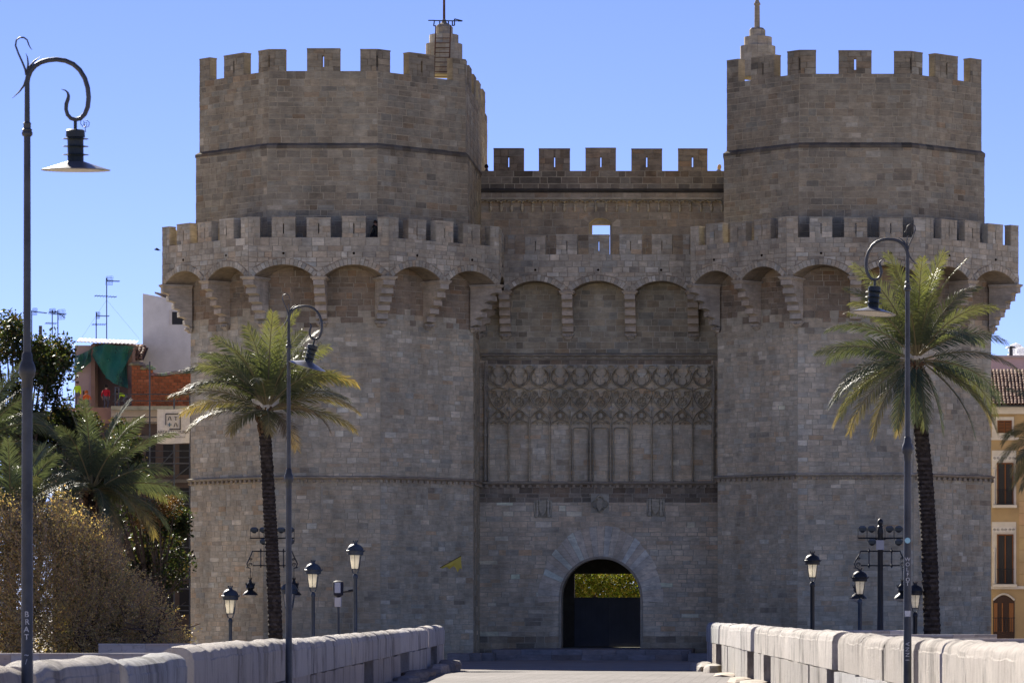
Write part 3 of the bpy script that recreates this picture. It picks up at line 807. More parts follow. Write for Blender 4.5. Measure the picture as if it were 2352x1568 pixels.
# white flag high on the pole, mostly above the picture
mb = MB(); g = [(c.x-.06-.18*i, c.y+.04*math.sin(i*1.3), c.z+1.62+.05*i+.05*math.sin(i)) for i in range(5)]
vs = []; 
for p in g: vs += [p, (p[0], p[1], p[2]+1.1)]
mb.add(vs, [(2*i, 2*i+2, 2*i+3, 2*i+1) for i in range(4)], (.62, .56, .45)); mb.build('flag', M['cloth'], lt)
mb = MB(); yy = YT-.25
P = lambda x, y, Y=YT-.25: at(x, y, Y)
for a, b in (((984, 47.5), (998, 47.5)), ((998, 48), (1050, 48.5)), ((1044, 44), (1062, 48.5)), ((1044, 44), (1044, 59)), ((1052, 49), (1062, 49)), ((998, 47), (996, 60)), ((996, 60), (1000, 60)), ((1039, 48), (1039, 60)), ((1010, 48), (1010, 62)), ((1044, 59), (1039, 59)), ((1030, 48), (1030, 64))):
    mb.tube([P(*a), P(*b)], .035, 6)
mb.tube([at(984, 47.5, YT-.9), at(1062, 48.5, YT+.9)], .03, 6); mb.build('bracket_frame', M['iron'], lt)
lad = thing('ladder', 'rusty iron ladder leaning on the left tower turret', 'ladder', at(1016, 176, YT-1.3))
lad.parent = None
for x0_, x1_ in ((999, 1001), (1033, 1035)):
    mb = MB(); mb.tube([at(x0_-2, 178, YT-1.4), at(x0_, 120, YT-1.3), at(x1_, 59, YT-1.0)], .035, 6); mb.build('rail', M['rust'], lad)
for k in range(9):
    y = 176-11.0*k; Y = YT-1.4+.3*k/9
    mb = MB(); mb.tube([at(998.5, y, Y), at(1034, y, Y)], .025, 6); mb.build('rung', M['rust'], lad)
YT2 = 227.5
turret(rt, ((1700, 1781, 107, 180), (1709, 1773, 86, 107), (1721, 1758, 69, 86)), YT2, 24)
c = at(1739, 69, YT2)
mb = MB(); mb.lathe([(.44, 0), (.36, .1), (.16, .14), (.15, 1.3), (.14, 1.38), (.19, 1.42), (.19, 1.5), (.15, 1.54), (.09, 1.7), (.02, 1.82)], c, 10, (.37, .30, .24)); mb.build('stone_column', M['trim'], rt)
# ------------------------------------------------------------------ ground, road and bridge
rnd.seed(51)
M['plaza'] = plain_mat('plaza_paving', (.28, .24, .205), .85, 0, .2, .6, .2, .2)
M['river'] = plain_mat('riverbed_ground', (.46, .39, .29), .95, 0, .35, .3, .3, .1)
BL = lambda Y: -10.25 - .0545*(Y-77.3)      # inner face of the left parapet
BR = lambda Y: 2.12 - .0545*(Y-63.4)        # inner face of the right parapet
YE = 178.0; YB0 = 165.0      # end of the bridge parapets; edge of the river embankment
mb = MB(); mb.add([(-900, -400, -6), (900, -400, -6), (900, YB0, -6), (-900, YB0, -6)], [(0, 1, 2, 3)])
tag(mb.build('riverbed', M['river']), kind='structure')
mb = MB(); mb.add([(-4000, YB0, GROUND-.004), (4000, YB0, GROUND-.004), (4000, 9000, GROUND-.004), (-4000, 9000, GROUND-.004), (-4000, YB0, -6), (4000, YB0, -6)], [(0, 1, 2, 3), (4, 5, 1, 0)])
tag(mb.build('ground', M['plaza']), kind='structure')
def road_mat():
    m, nt, b = new_mat('bridge_paving')
    n1 = ramp(nt, noise(nt, .35, 6, .6, (1, .35, 1)), [(.3, (.12, .106, .10)), (.7, (.215, .192, .182))])
    n2 = ramp(nt, noise(nt, 6, 5, .7, (1, .2, 1), 4), [(.3, .78), (.7, 1.12)])
    c = mixc(nt, 1.0, n1, n2, 'MULTIPLY')
    g_ = nt.nodes.new('ShaderNodeNewGeometry'); bt = nt.nodes.new('ShaderNodeTexBrick'); nt.links.new(g_.outputs['Position'], bt.inputs['Vector'])
    bt.inputs['Scale'].default_value = .55; bt.inputs['Mortar Size'].default_value = .02; bt.inputs['Color1'].default_value = (1, 1, 1, 1); bt.inputs['Color2'].default_value = (.84, .84, .85, 1); bt.inputs['Mortar'].default_value = (.45, .43, .42, 1)
    c = mixc(nt, .8, c, bt.outputs['Color'], 'MULTIPLY')
    nt.links.new(c, b.inputs['Base Color']); b.inputs['Roughness'].default_value = .85; b.inputs['Specular IOR Level'].default_value = .2
    bump(nt, b, noise(nt, 14, 5, .7), .4, .01)
    return m
M['road'] = road_mat()
mb = MB()
ys = [-60, 0, 60, 120, 150, YE+1]
vs = []
for Y in ys: vs += [(BL(Y)-.6, Y, 0 if Y < 151 else GROUND*.9), (BR(Y)+.6, Y, 0 if Y < 151 else GROUND*.9)]
mb.add(vs, [(2*i, 2*i+1, 2*i+3, 2*i+2) for i in range(len(ys)-1)])
vs = []
for Y in (-60, YE+1.5): vs += [(BL(Y)-.62, Y, -.02), (BL(Y)-.62, Y, -6), (BR(Y)+.62, Y, -.02), (BR(Y)+.62, Y, -6)]
mb.add(vs, [(0, 1, 5, 4), (2, 6, 7, 3)])
mb.add([(BL(YE)-1, YE+.9, GROUND*.9), (BR(YE)+1, YE+.9, GROUND*.9), (BR(YE)+1, YE+2.2, GROUND+.001), (BL(YE)-1, YE+2.2, GROUND+.001)], [(0, 1, 2, 3)])
tag(mb.build('road', M['road']), kind='structure')
# broad steps in front of the gate
st = thing('entrance_steps', 'two long worn stone steps before the gate arch', 'steps', (GC, 222, GROUND))
ts = tone((.25, .225, .205), .12, .1, .05)
for j, (ya, z0, z1) in enumerate(((219.0, GROUND, -.02), (220.0, -.02, AB-.012))):
    x = atx(1130, ya)
    while x < atx(1586, ya)-.05:
        L = min(rnd.uniform(1.1, 2.0), atx(1586, ya)-x)
        mb = MB(); mb.box(x+.008, x+L-.008, ya+rnd.uniform(-.02, .02), YG+.2, z0-.1, z1+rnd.uniform(-.008, .008), ts()); mb.build('step_block', M['white_stone'], st)
        x += L
for i, (xa, xb, ya, hgt) in enumerate(((1027, 1078, 214, .42), (1078, 1104, 215, .42), (1104, 1132, 216, .42), (1565, 1580, 215.5, .5), (1580, 1640, 213, .42))):
    mb = MB(); mb.box(atx(xa, ya)+.01, atx(xb, ya)-.01, ya, ya+2.5, GROUND-.1, GROUND+hgt, ts()); mb.build('low_block', M['white_stone'], st)

# ------------------------------------------------------------------ bridge parapets
tcap = tone((.49, .462, .438), .09, .02, .1, .02); tblk = tone((.465, .432, .405), .09, .03, .1, .03)
def parapet_stone(parent, name, inner, Ya, Yb, side, z0, z1, th, col, rounded, nseg=6, shift=0):
    """long block along the bridge; side=+1: wall lies at larger x than its inner face"""
    mb = MB(); ring = []
    if rounded:
        h0 = z1-.2
        prof = [(0, z0), (0, h0-.02), (.015, h0)] + [(th/2 - (th/2-.015)*math.cos(R(a)), h0 + .2*math.sin(R(a))**.7) for a in (12, 24, 38, 54, 72, 90, 108, 126, 142, 156, 168)] + [(th-.015, h0), (th, h0-.02), (th, z0)]
    else: prof = [(0, z0), (0, z1), (th, z1), (th, z0)]
    n = len(prof); vs = []
    lump = [rnd.uniform(-.025, .025) for _ in range(nseg+1)]; sh = shift + rnd.uniform(-.02, .02)
    for k in range(nseg+1):
        w_ = k/nseg; Y = Ya + (Yb-Ya)*(w_ + .035*math.sin(2*math.pi*w_)*(-1)); e = (.025 if k in (0, nseg) else (.006 if k in (1, nseg-1) else 0)) if rounded else 0
        for d, z in prof:
            dz = (lump[k] if z > z0+.05 else 0) + rnd.uniform(-.006, .006)
            dd = th/2 + (d-th/2)*(1-e*.6) + rnd.uniform(-.007, .007)
            vs.append((inner(Y) + side*(dd + sh + lump[k]*.4), Y, z + dz - (e*.8 if z > z1-.2 and rounded else 0)))
    fs = [tuple(range(n)), tuple(range((nseg+1)*n-1, nseg*n-1, -1))]
    for k in range(nseg):
        for i in range(n): fs.append((k*n+i, k*n+(i+1) % n, (k+1)*n+(i+1) % n, (k+1)*n+i))
    mb.add(vs, fs, col); o = mb.build(name, M['parapet'], parent, smooth=rounded)
    if rounded: o.data.set_sharp_from_angle(angle=R(24))
    return o
def cap_run(parent, line, a, b, side, z0, zt):
    n = max(1, round((b-a)/7.5)); e = [a + (b-a)*(i + (rnd.uniform(-.2, .2) if 0 < i < n else 0))/n for i in range(n+1)]; base = tcap(); sh = rnd.uniform(-.03, .03)
    for p, q in zip(e[:-1], e[1:]):
        k = rnd.uniform(.93, 1.07); parapet_stone(parent, 'capstone', line, p+.045, q-.045, side, z0+rnd.uniform(-.012, .012), zt+rnd.uniform(-.02, .02), TH, tuple(x*k for x in base), True, 14, sh)
def block_run(parent, line, a, b, side, z1):
    n = max(1, round((b-a)/6)); base = tblk()
    for i in range(n):
        p, q = a+(b-a)*i/n, a+(b-a)*(i+1)/n; k = rnd.uniform(.92, 1.08); parapet_stone(parent, 'wall_block', line, p+.015, q-.015, side, -.35, z1, TH-.03, tuple(x*k for x in base), False, 4, 0)
def parapet_mat():
    m, nt, b = new_mat('parapet_travertine')
    c = attr(nt)
    a = ramp(nt, noise(nt, 1.1, 7, .68, (1, .7, .35)), [(.36, .30), (.50, 1.05)])            # black lichen streaks
    c = mixc(nt, 1.0, c, (1.0, .995, .97), 'MULTIPLY'); c = mixc(nt, .72, c, a, 'MULTIPLY')
    v = ramp(nt, noise(nt, 4.2, 7, .78, (1, 1, .22), 2.2), [(.30, (.55, .48, .42)), (.50, (1.05, 1.03, 1.0))])
    c = mixc(nt, .7, c, v, 'MULTIPLY')
    p = ramp(nt, noise(nt, 11, 5, .8, None, 6), [(.30, .5), (.42, 1.0)])
    c = mixc(nt, .6, c, p, 'MULTIPLY')
    nt.links.new(c, b.inputs['Base Color']); b.inputs['Roughness'].default_value = .92; b.inputs['Specular IOR Level'].default_value = .15
    bump(nt, b, noise(nt, 5, 8, .8, (1, 1, .7)), 1.0, .09)
    return m
M['parapet'] = parapet_mat()
TH = .55
lp = thing('bridge_parapet', 'weathered stone parapet on the shaded left side of the bridge', 'parapet', (BL(100), 100, 0), 'bridge parapets')
cuts = [20, 34, 44.4, 53.2, 62, 83, 105.6, 134, 159, 177]
for a, b in zip(cuts[:-1], cuts[1:]):
    zt = 1.73 + rnd.uniform(-.05, .05)
    cap_run(lp, BL, a+.3, b-.35 if b < 177 else b, -1, .92, zt)
low = [(20, 48), (48.2, 66), (66.2, 84), (84.2, 112), (117, 134), (141, 161), (168, 177)]
for a, b in low:
    block_run(lp, BL, a, b, -1, .90)
for a, b in ((112, 117), (134, 141), (161, 168)):
    mb = MB(); mb.add([(BL(a)-.4, a, -.4), (BL(b)-.4, b, -.4), (BL(b)-.4, b, .9), (BL(a)-.4, a, .9)], [(0, 1, 2, 3)], (.10, .075, .055)); mb.build('recess', M['mortar'], lp)  # back sheet coloured dark: the shade inside the recess is painted
rp = thing('bridge_parapet', 'sunlit cream stone parapet on the right side of the bridge', 'parapet', (BR(100), 100, 0), 'bridge parapets')
cuts = [18, 34, 50, 67.6, 89, 131, 162, 177]
for a, b in zip(cuts[:-1], cuts[1:]):
    g = {67.6: .9, 89: 1.6, 131: 1.6, 162: .6}.get(b, .2)
    cap_run(rp, BR, a, b-g if b < 177 else b, 1, 1.04, 1.86 + rnd.uniform(-.02, .02))
for a, b in ((18, 50), (50.1, 67), (68, 88), (91, 118), (122, 129), (134, 158), (165, 177)):
    block_run(rp, BR, a, b, 1, 1.02)
for a, b in ((88, 91), (118, 122), (129, 134), (158, 165)):
    mb = MB(); mb.add([(BR(a)+.4, a, -.4), (BR(b)+.4, b, -.4), (BR(b)+.4, b, 1.0), (BR(a)+.4, a, 1.0)], [(0, 1, 2, 3)], (.14, .105, .08)); mb.build('recess', M['mortar'], rp)  # dark sheet paints the shade in the gaps between the blocks
# rough footing stones at the foot of both parapets
def footing(parent, x, Y, w, d, h, col):
    mb = MB(); n = 7; vs = []
    for j, (s, z) in enumerate(((1.0, -.2), (1.02, h*.45), (.86, h*.85), (.45, h))):
        for k in range(n):
            a = 2*math.pi*k/n; j2 = rnd.uniform(.85, 1.12)
            vs.append((x + math.cos(a)*w*s*j2, Y + math.sin(a)*d*s*j2, GROUND*.3+z))
    fs = []
    for j in range(3):
        for k in range(n): fs.append((j*n+k, j*n+(k+1) % n, (j+1)*n+(k+1) % n, (j+1)*n+k))
    fs.append(tuple(range(3*n, 4*n))); mb.add(vs, fs, col); mb.build('footing_stone', M['white_stone'], parent)
for Y in (124, 130, 137, 145, 152, 159, 166, 172, 177.5):
    footing(lp, BL(Y)+.35+rnd.uniform(-.1, .15), Y, rnd.uniform(.35, .55), rnd.uniform(2, 3.2), rnd.uniform(.22, .42), tone((.27, .235, .205), .15)())
for Y in (112, 122, 133, 146, 160, 170, 177):
    footing(rp, BR(Y)-.3, Y, rnd.uniform(.3, .55), rnd.uniform(2, 3.5), rnd.uniform(.16, .36), tone((.46, .41, .35), .1)())

# ------------------------------------------------------------------ promenade walls beside the bridge head
def promenade(label, xa, xb, ytop, Y, th, npan, cap=True, col=(.46, .42, .38)):
    z1 = atz(ytop, Y); X0, X1 = atx(xa, Y), atx(xb, Y)
    w = thing('promenade_wall', label, 'wall', ((X0+X1)/2, Y, GROUND), 'low walls of the riverside promenade')
    tn = tone(col, .05)
    for k in range(npan):
        a = X0+(X1-X0)*k/npan; b = X0+(X1-X0)*(k+1)/npan
        mb = MB(); mb.box(a+.006, b-.006, Y, Y+th, -2.0, z1-.09, tn()); mb.build('panel', M['trav'], w)
        mb = MB(); mb.box(a+.004, b-.004, Y-.05, Y+th+.05, z1-.088, z1, tn()); mb.build('coping', M['trav'], w)
M['trav'] = M['parapet']
m, nt, b_ = new_mat('travertine_panel'); c = attr(nt)
c = mixc(nt, .6, c, ramp(nt, noise(nt, 3.5, 6, .75, (1, 1, 1.5)), [(.33, .45), (.46, 1.05)]), 'MULTIPLY')
nt.links.new(c, b_.inputs['Base Color']); b_.inputs['Roughness'].default_value = .85; M['trav'] = m
promenade('pale travertine wall in front of the brown shrub, running out of the picture at left', -40, 414, 1499, 172, .5, 7)
promenade('pale travertine wall behind the left parapet, running to the palm trunk', 226, 660, 1477, 181, .5, 8)
promenade('sunlit topped travertine wall behind the right parapet beside the first lantern', 1878, 2085, 1447, 176.5, 3.2, 5)
promenade('shaded travertine wall behind the right lamp post', 1885, 2290, 1456, 172.5, .5, 8)
promenade('nearest shaded travertine wall at the right edge', 2145, 2430, 1466, 168, .5, 5)
# ------------------------------------------------------------------ tall bridge lamps
rnd.seed(61)
def text_mesh(txt, size, mat, parent, loc, rot, name, ext=.002):
    cu = bpy.data.curves.new(name, 'FONT'); cu.body = txt; cu.size = size; cu.extrude = ext; cu.align_x = 'CENTER'; cu.align_y = 'CENTER'
    t = bpy.data.objects.new(name+'_tmp', cu); COL.objects.link(t)
    dg = bpy.context.evaluated_depsgraph_get(); me = bpy.data.meshes.new_from_object(t.evaluated_get(dg))
    bpy.data.objects.remove(t); me.materials.clear(); me.materials.append(mat)
    o = link(me, name, parent); o.location = Vector(loc) - org(parent); o.rotation_euler = rot; return o
M['chalk'] = plain_mat('white_marker', (.62, .62, .60), .8, 0, .3, 20)
M['sticker'] = plain_mat('pale_blue_sticker', (.35, .62, .68), .6, 0, .1)
M['black_ink'] = plain_mat('black_ink', (.02, .02, .024), .8)
M['shade_top'] = plain_mat('lamp_shade_enamel', (.20, .20, .22), .35, .3, .2, 4, 0, .5)
M['shade_in'] = plain_mat('lamp_shade_lining', (.55, .52, .48), .5, 0, .1)
zs1 = .001703                            # metres per zoomed image pixel for the lamp outline
def L2(x, y): return Vector(((x-190)*zs1, 0, 8.84 - y*zs1))
# zoomed image y: bulge is 2.585 m below y=0 line
def bridge_lamp(label, pos, flip, tilt=0.0, scale=1.0, scrawl=(), stick=None):
    rt_ = thing('bridge_lamp', label, 'street lamp', (0, 0, 0), 'tall bridge lamps')
    zt = L2(190, 0).z
    mb = MB(); zc_ = L2(0, 812).z
    mb.lathe([(.10, 0), (.10, .35), (.075, .45), (.066, .6), (.062, 2.6), (.056, 4.70)], (0, 0, 0), 14); mb.lathe([(.056, 4.70), (.062, 4.72), (.062, 4.80), (.085, 4.83), (.092, 4.89), (.08, 4.95), (.06, 4.99), (.055, 5.06), (.042, 5.08)], (0, 0, 0), 14)
    mb.lathe([(.042, 5.08), (.036, L2(0, 850).z)], (0, 0, 0), 12)
    mb.build('pole', M['grey_iron'], rt_, True)
    mb = MB(); z0 = L2(0, 857).z
    mb.lathe([(.036, z0), (.055, z0+.015), (.06, z0+.04), (.05, z0+.06), (.055, z0+.075), (.04, z0+.09), (.04, z0+.13), (.045, z0+.14), (.03, z0+.16)], (0, 0, 0), 12); mb.lathe([(.03, z0+.15), (.027, L2(0, 500).z)], (0, 0, 0), 10)
    mb.build('collar', M['grey_iron'], rt_, True)
    pts = [(190, 520), (196, 485), (212, 445), (240, 412), (275, 390), (320, 377), (375, 372), (430, 380), (480, 402), (520, 438), (552, 490), (570, 550), (576, 610), (570, 670), (552, 715), (525, 742), (495, 750), (465, 742), (443, 718), (434, 685), (436, 650), (446, 622), (450, 600), (444, 580), (430, 566), (405, 559)]
    rad = [.026]*14 + [.025, .024, .023, .022, .021, .021, .022, .021, .017, .012, .007, .003]
    mb = MB(); mb.tube([L2(x, y) for x, y in pts], rad, 10); mb.build('arm', M['grey_iron'], rt_, True)
    for nm, pp, rr in (('finial_hook', [(185, 470), (178, 435), (160, 390), (135, 335), (117, 285), (122, 250), (145, 234), (170, 235), (190, 250), (200, 280), (210, 300), (222, 312)], [.014, .012, .011, .01, .01, .009, .009, .009, .008, .007, .005, .002]),
                       ('finial_leaf', [(190, 450), (196, 400), (192, 360), (182, 333)], [.012, .01, .007, .002]),
                       ('finial_leaf', [(198, 450), (208, 415), (235, 383), (271, 355)], [.014, .013, .01, .002]),
                       ('finial_leaf', [(196, 450), (185, 495), (170, 535), (140, 575), (96, 616)], [.016, .015, .012, .009, .002])):
        mb = MB(); mb.tube([L2(x, y) for x, y in pp], rr, 6); mb.build(nm, M['grey_iron'], rt_, True)
    hd = bpy.data.objects.new('lamp_head', None); COL.objects.link(hd); hd.parent = rt_; ORG[hd.name] = Vector((0, 0, 0))
    pv = L2(492, 750)
    def H(x, y): return ((x)*zs1, (750-y)*zs1)
    def head(nm, prof, mat, seg=24):
        mb = MB(); mb.lathe([H(r, y) for r, y in prof], (0, 0, 0), seg); mb.build(nm, mat, hd, True)
    head('stem', [(9, 745), (11, 770), (11, 815)], M['dark_iron'], 8)
    head('housing', [(50, 812), (58, 818), (60, 858), (50, 862), (50, 1020), (58, 1030)], M['dark_iron'])
    for y in (868, 915, 967): head('cooling_fin', [(50, y-4), (80, y), (82, y+3), (50, y+6)], M['dark_iron'])
    head('shade', [(52, 1010), (75, 1018), (130, 1036), (190, 1055), (217, 1063), (214, 1067), (180, 1062), (100, 1050)], M['shade_top'])
    head('diffuser', [(8, 1056), (90, 1056), (178, 1066), (120, 1072), (8, 1075)], M['shade_in'])
    mb = MB(); cw = [Vector((.06, 0, 0))]
    cpts = [(527, 748), (525, 775), (540, 795), (562, 790), (566, 770), (548, 768), (545, 785), (556, 800), (575, 790), (580, 768), (565, 754), (545, 757), (555, 810), (556, 828)]
    mb.tube([Vector(((x-492)*zs1, .01*math.sin(i), (750-y)*zs1)) for i, (x, y) in enumerate(cpts)], .004, 5); mb.build('cable_curl', M['dark_iron'], hd)
    hd.location = pv; hd.rotation_euler = (R(3), tilt, 0)
    for txt, z, s in scrawl:
        for i, ch in enumerate(txt):
            if ch == ' ': continue
            text_mesh(ch, s, M['chalk'], rt_, (rnd.uniform(-.008, .008)+.008, -.0685, z - i*s*.95), (R(90), 0, rnd.uniform(-.1, .1)), 'graffiti')
    if stick is not None:
        mb = MB(); mb.lathe([(.045, 0), (.045, .003)], (0, 0, 0), 16); o = mb.build('sticker', M['sticker'], rt_); o.location = (0, -.066, stick); o.rotation_euler = (R(90), 0, 0)
        mb = MB(); mb.box(-.05, .05, -.0665, -.064, stick-1.62, stick-1.5); mb.build('sticker', M['chalk'], rt_)
    rt_.location = pos; rt_.rotation_euler = (0, 0, flip); rt_.scale = (scale,)*3
    return rt_
# graffiti faces the camera, so the arm side is set by the flip of the whole lamp: build the flipped one with mirrored arm
bridge_lamp('tall lamp post with hooked arm in the left foreground', (-8.25, 42.8, 0), 0, 0, 1, (('BRAT', 2.28, .085), ('~/', 1.85, .08), ('N', 1.5, .09)))
bridge_lamp('slender lamp post with tilted shade beside the left palm', (-9.85, 77.3, 0), R(-8), R(17), 1.0)
l3 = bridge_lamp('tall lamp post with hooked arm and graffiti in front of the right palm', (1.72, 63.4, 0), R(180), R(-4), 1.0)
for i, (ch, z) in enumerate(zip('WOLFOT', (3.14, 3.06, 2.98, 2.90, 2.82, 2.75))):
    text_mesh(ch, .085, M['chalk'], l3, (rnd.uniform(-.006, .006), .0665, z), (R(90), 0, R(180)+rnd.uniform(-.1, .1)), 'graffiti')
for i, ch in enumerate('INNA'): text_mesh(ch, .09, M['chalk'], l3, (0, .0665, 1.55+i*.085), (R(90), R(-90), R(180)), 'graffiti')
mb = MB(); mb.lathe([(.045, 0), (.045, .003)], (0, 0, 0), 16); o = mb.build('sticker', M['sticker'], l3); o.location = (0, .068, 3.44); o.rotation_euler = (R(90), 0, 0)
mb = MB(); mb.box(-.045, .045, .0655, .0675, 2.24, 2.33); mb.build('sticker', M['chalk'], l3)

# ------------------------------------------------------------------ lantern posts on the plaza
def glass_mat():
    m, nt, b = new_mat('frosted_lantern_glass')
    b.inputs['Base Color'].default_value = (.86, .82, .72, 1); b.inputs['Roughness'].default_value = .5
    tr = nt.nodes.new('ShaderNodeBsdfTranslucent'); tr.inputs[0].default_value = (.95, .90, .78, 1)
    mx = nt.nodes.new('ShaderNodeMixShader'); mx.inputs[0].default_value = .75
    nt.links.new(b.outputs[0], mx.inputs[1]); nt.links.new(tr.outputs[0], mx.inputs[2]); nt.links.new(mx.outputs[0], nt.nodes['Material Output'].inputs[0])
    return m
M['glass'] = glass_mat()
M['blue_iron'] = plain_mat('blue_grey_iron', (.055, .072, .09), .45, .1, .25, 4, 0, .5)
def lantern_head(rt_, z, w, iron):
    """lantern of half width w with its foot at height z"""
    k = w/.37
    P = lambda prof: [(r*k, z+h*k) for r, h in prof]
    mb = MB(); n = 4
    for j in range(4):
        a = math.pi/4 + j*math.pi/2
        mb.tube([(.03*k*math.cos(a), .03*k*math.sin(a), z-.02*k), (.13*k*math.cos(a), .13*k*math.sin(a), z+.02*k), (.19*k*math.cos(a), .19*k*math.sin(a), z+.16*k)], .012*k, 5)
        mb.tube([(.19*k*math.cos(a), .19*k*math.sin(a), z+.16*k), (.29*k*math.cos(a), .29*k*math.sin(a), z+.70*k)], .014*k, 5)
        b = a + math.pi/4
        mb.tube([(.135*k*math.cos(b), .135*k*math.sin(b), z+.16*k), (.206*k*math.cos(b), .206*k*math.sin(b), z+.70*k)], .009*k, 4)
    mb.lathe(P([(.20, .145), (.205, .165), (.185, .175)]), (0, 0, 0), 4, phase=math.pi/4); mb.build('lantern_frame', iron, rt_)
    mb = MB(); mb.lathe(P([(.175, .17), (.275, .70)]), (0, 0, 0), 4, phase=math.pi/4); mb.build('lantern_glass', M['glass'], rt_)
    mb = MB(); mb.lathe(P([(.29, .695), (.31, .72), (.31, .80), (.345, .83), (.35, .87), (.32, .885), (.30, .95), (.25, 1.03), (.17, 1.09), (.09, 1.12), (.075, 1.17), (.085, 1.2), (.06, 1.205)]), (0, 0, 0), 18); mb.build('lantern_roof', iron, rt_, True)
    mb = MB()
    for j in range(8):
        a = j*math.pi/4; mb.tube([(.075*k*math.cos(a), .075*k*math.sin(a), z+1.19*k), (.10*k*math.cos(a), .10*k*math.sin(a), z+1.26*k)], [.02*k, .006*k], 4)
        mb.tube([(.345*k*math.cos(a), .345*k*math.sin(a), z+.84*k), (.375*k*math.cos(a), .375*k*math.sin(a), z+.91*k)], [.02*k, .006*k], 4)
    mb.build('lantern_crown', iron, rt_)
def lantern_post(label, dx, ytop, yfoot, Y, iron, shaft=None):
    ztop, zf = atz(ytop, Y), atz(yfoot, Y); k = (ztop-zf)/1.26; w = .37*k
    rt_ = thing('lantern_post', label, 'street lamp', (atx(dx, Y), Y, GROUND), 'lantern posts on the plaza'); base = Vector((atx(dx, Y), Y, GROUND))
    ORG[rt_.name] = Vector((0, 0, 0))
    h = zf-GROUND; mb = MB()
    mb.lathe([(.16, 0), (.16, .5), (.13, .6), (.10, .75), (.095, h-.25), (.12, h-.22), (.12, h-.1), (.075, h-.04), (.05, h)], (0, 0, 0), 14); mb.build('post', shaft or iron, rt_, True)
    lantern_head(rt_, h, w, iron)
    return rt_
lantern_post('lantern post nearest the left edge of the left tower', 529, 1344, 1418, 212, M['blue_iron'])
lantern_post('grey lantern post between the palm trunk and the camera pole', 719, 1285, 1358, 200, M['blue_iron'])
lantern_post('tallest lantern post left of the gate, beside the camera pole', 816, 1240, 1316, 190, M['blue_iron'])
lantern_post('lantern post half hidden behind the left palm trunk', 664, 1330, 1404, 213, M['blue_iron'])
lantern_post('dark lantern post nearest the gate on the right', 1866, 1265, 1334, 174.5, M['iron'])
lantern_post('pale shafted lantern post in front of the candelabra lamp', 1975, 1303, 1373, 186.5, M['iron'], M['blue_iron'])
lantern_post('small lantern post right of the graffiti lamp post', 2102, 1335, 1404, 187.5, M['iron'])
# camera / sensor pole beside the tallest lantern
rt_ = thing('camera_pole', 'slim pole with a white camera box left of the gate', 'camera pole', (0, 0, 0)); Y = 193
h = atz(1395, Y)-GROUND
mb = MB(); mb.tube([(0, 0, 0), (0, 0, h+.3)], .06, 10); mb.build('post', M['grey_iron'], rt_)
mb = MB(); mb.box(-.16, .14, -.16, .12, h+.05, h+.5, (.6, .58, .55)); mb.build('junction_box', M['paint'], rt_)
mb = MB(); mb.lathe([(.05, 0), (.24, .12), (.26, .5), (.25, .75), (.1, .82)], (0, -.05, h+.5), 12, (.03, .03, .04)); mb.build('housing', M['paint'], rt_, True)
mb = MB(); mb.box(-.14, .14, -.33, -.27, h+.72, h+1.22, (.5, .52, .56)); mb.build('display', M['paint'], rt_)
mb = MB(); mb.tube([(.2, 0, h+.75), (.62, 0, h+.8)], .035, 6); mb.tube([(.5, -.05, h+.8), (.72, -.05, h+.84)], .07, 6); mb.build('bracket', M['iron'], rt_)
rt_.location = (atx(777, Y), Y, GROUND)

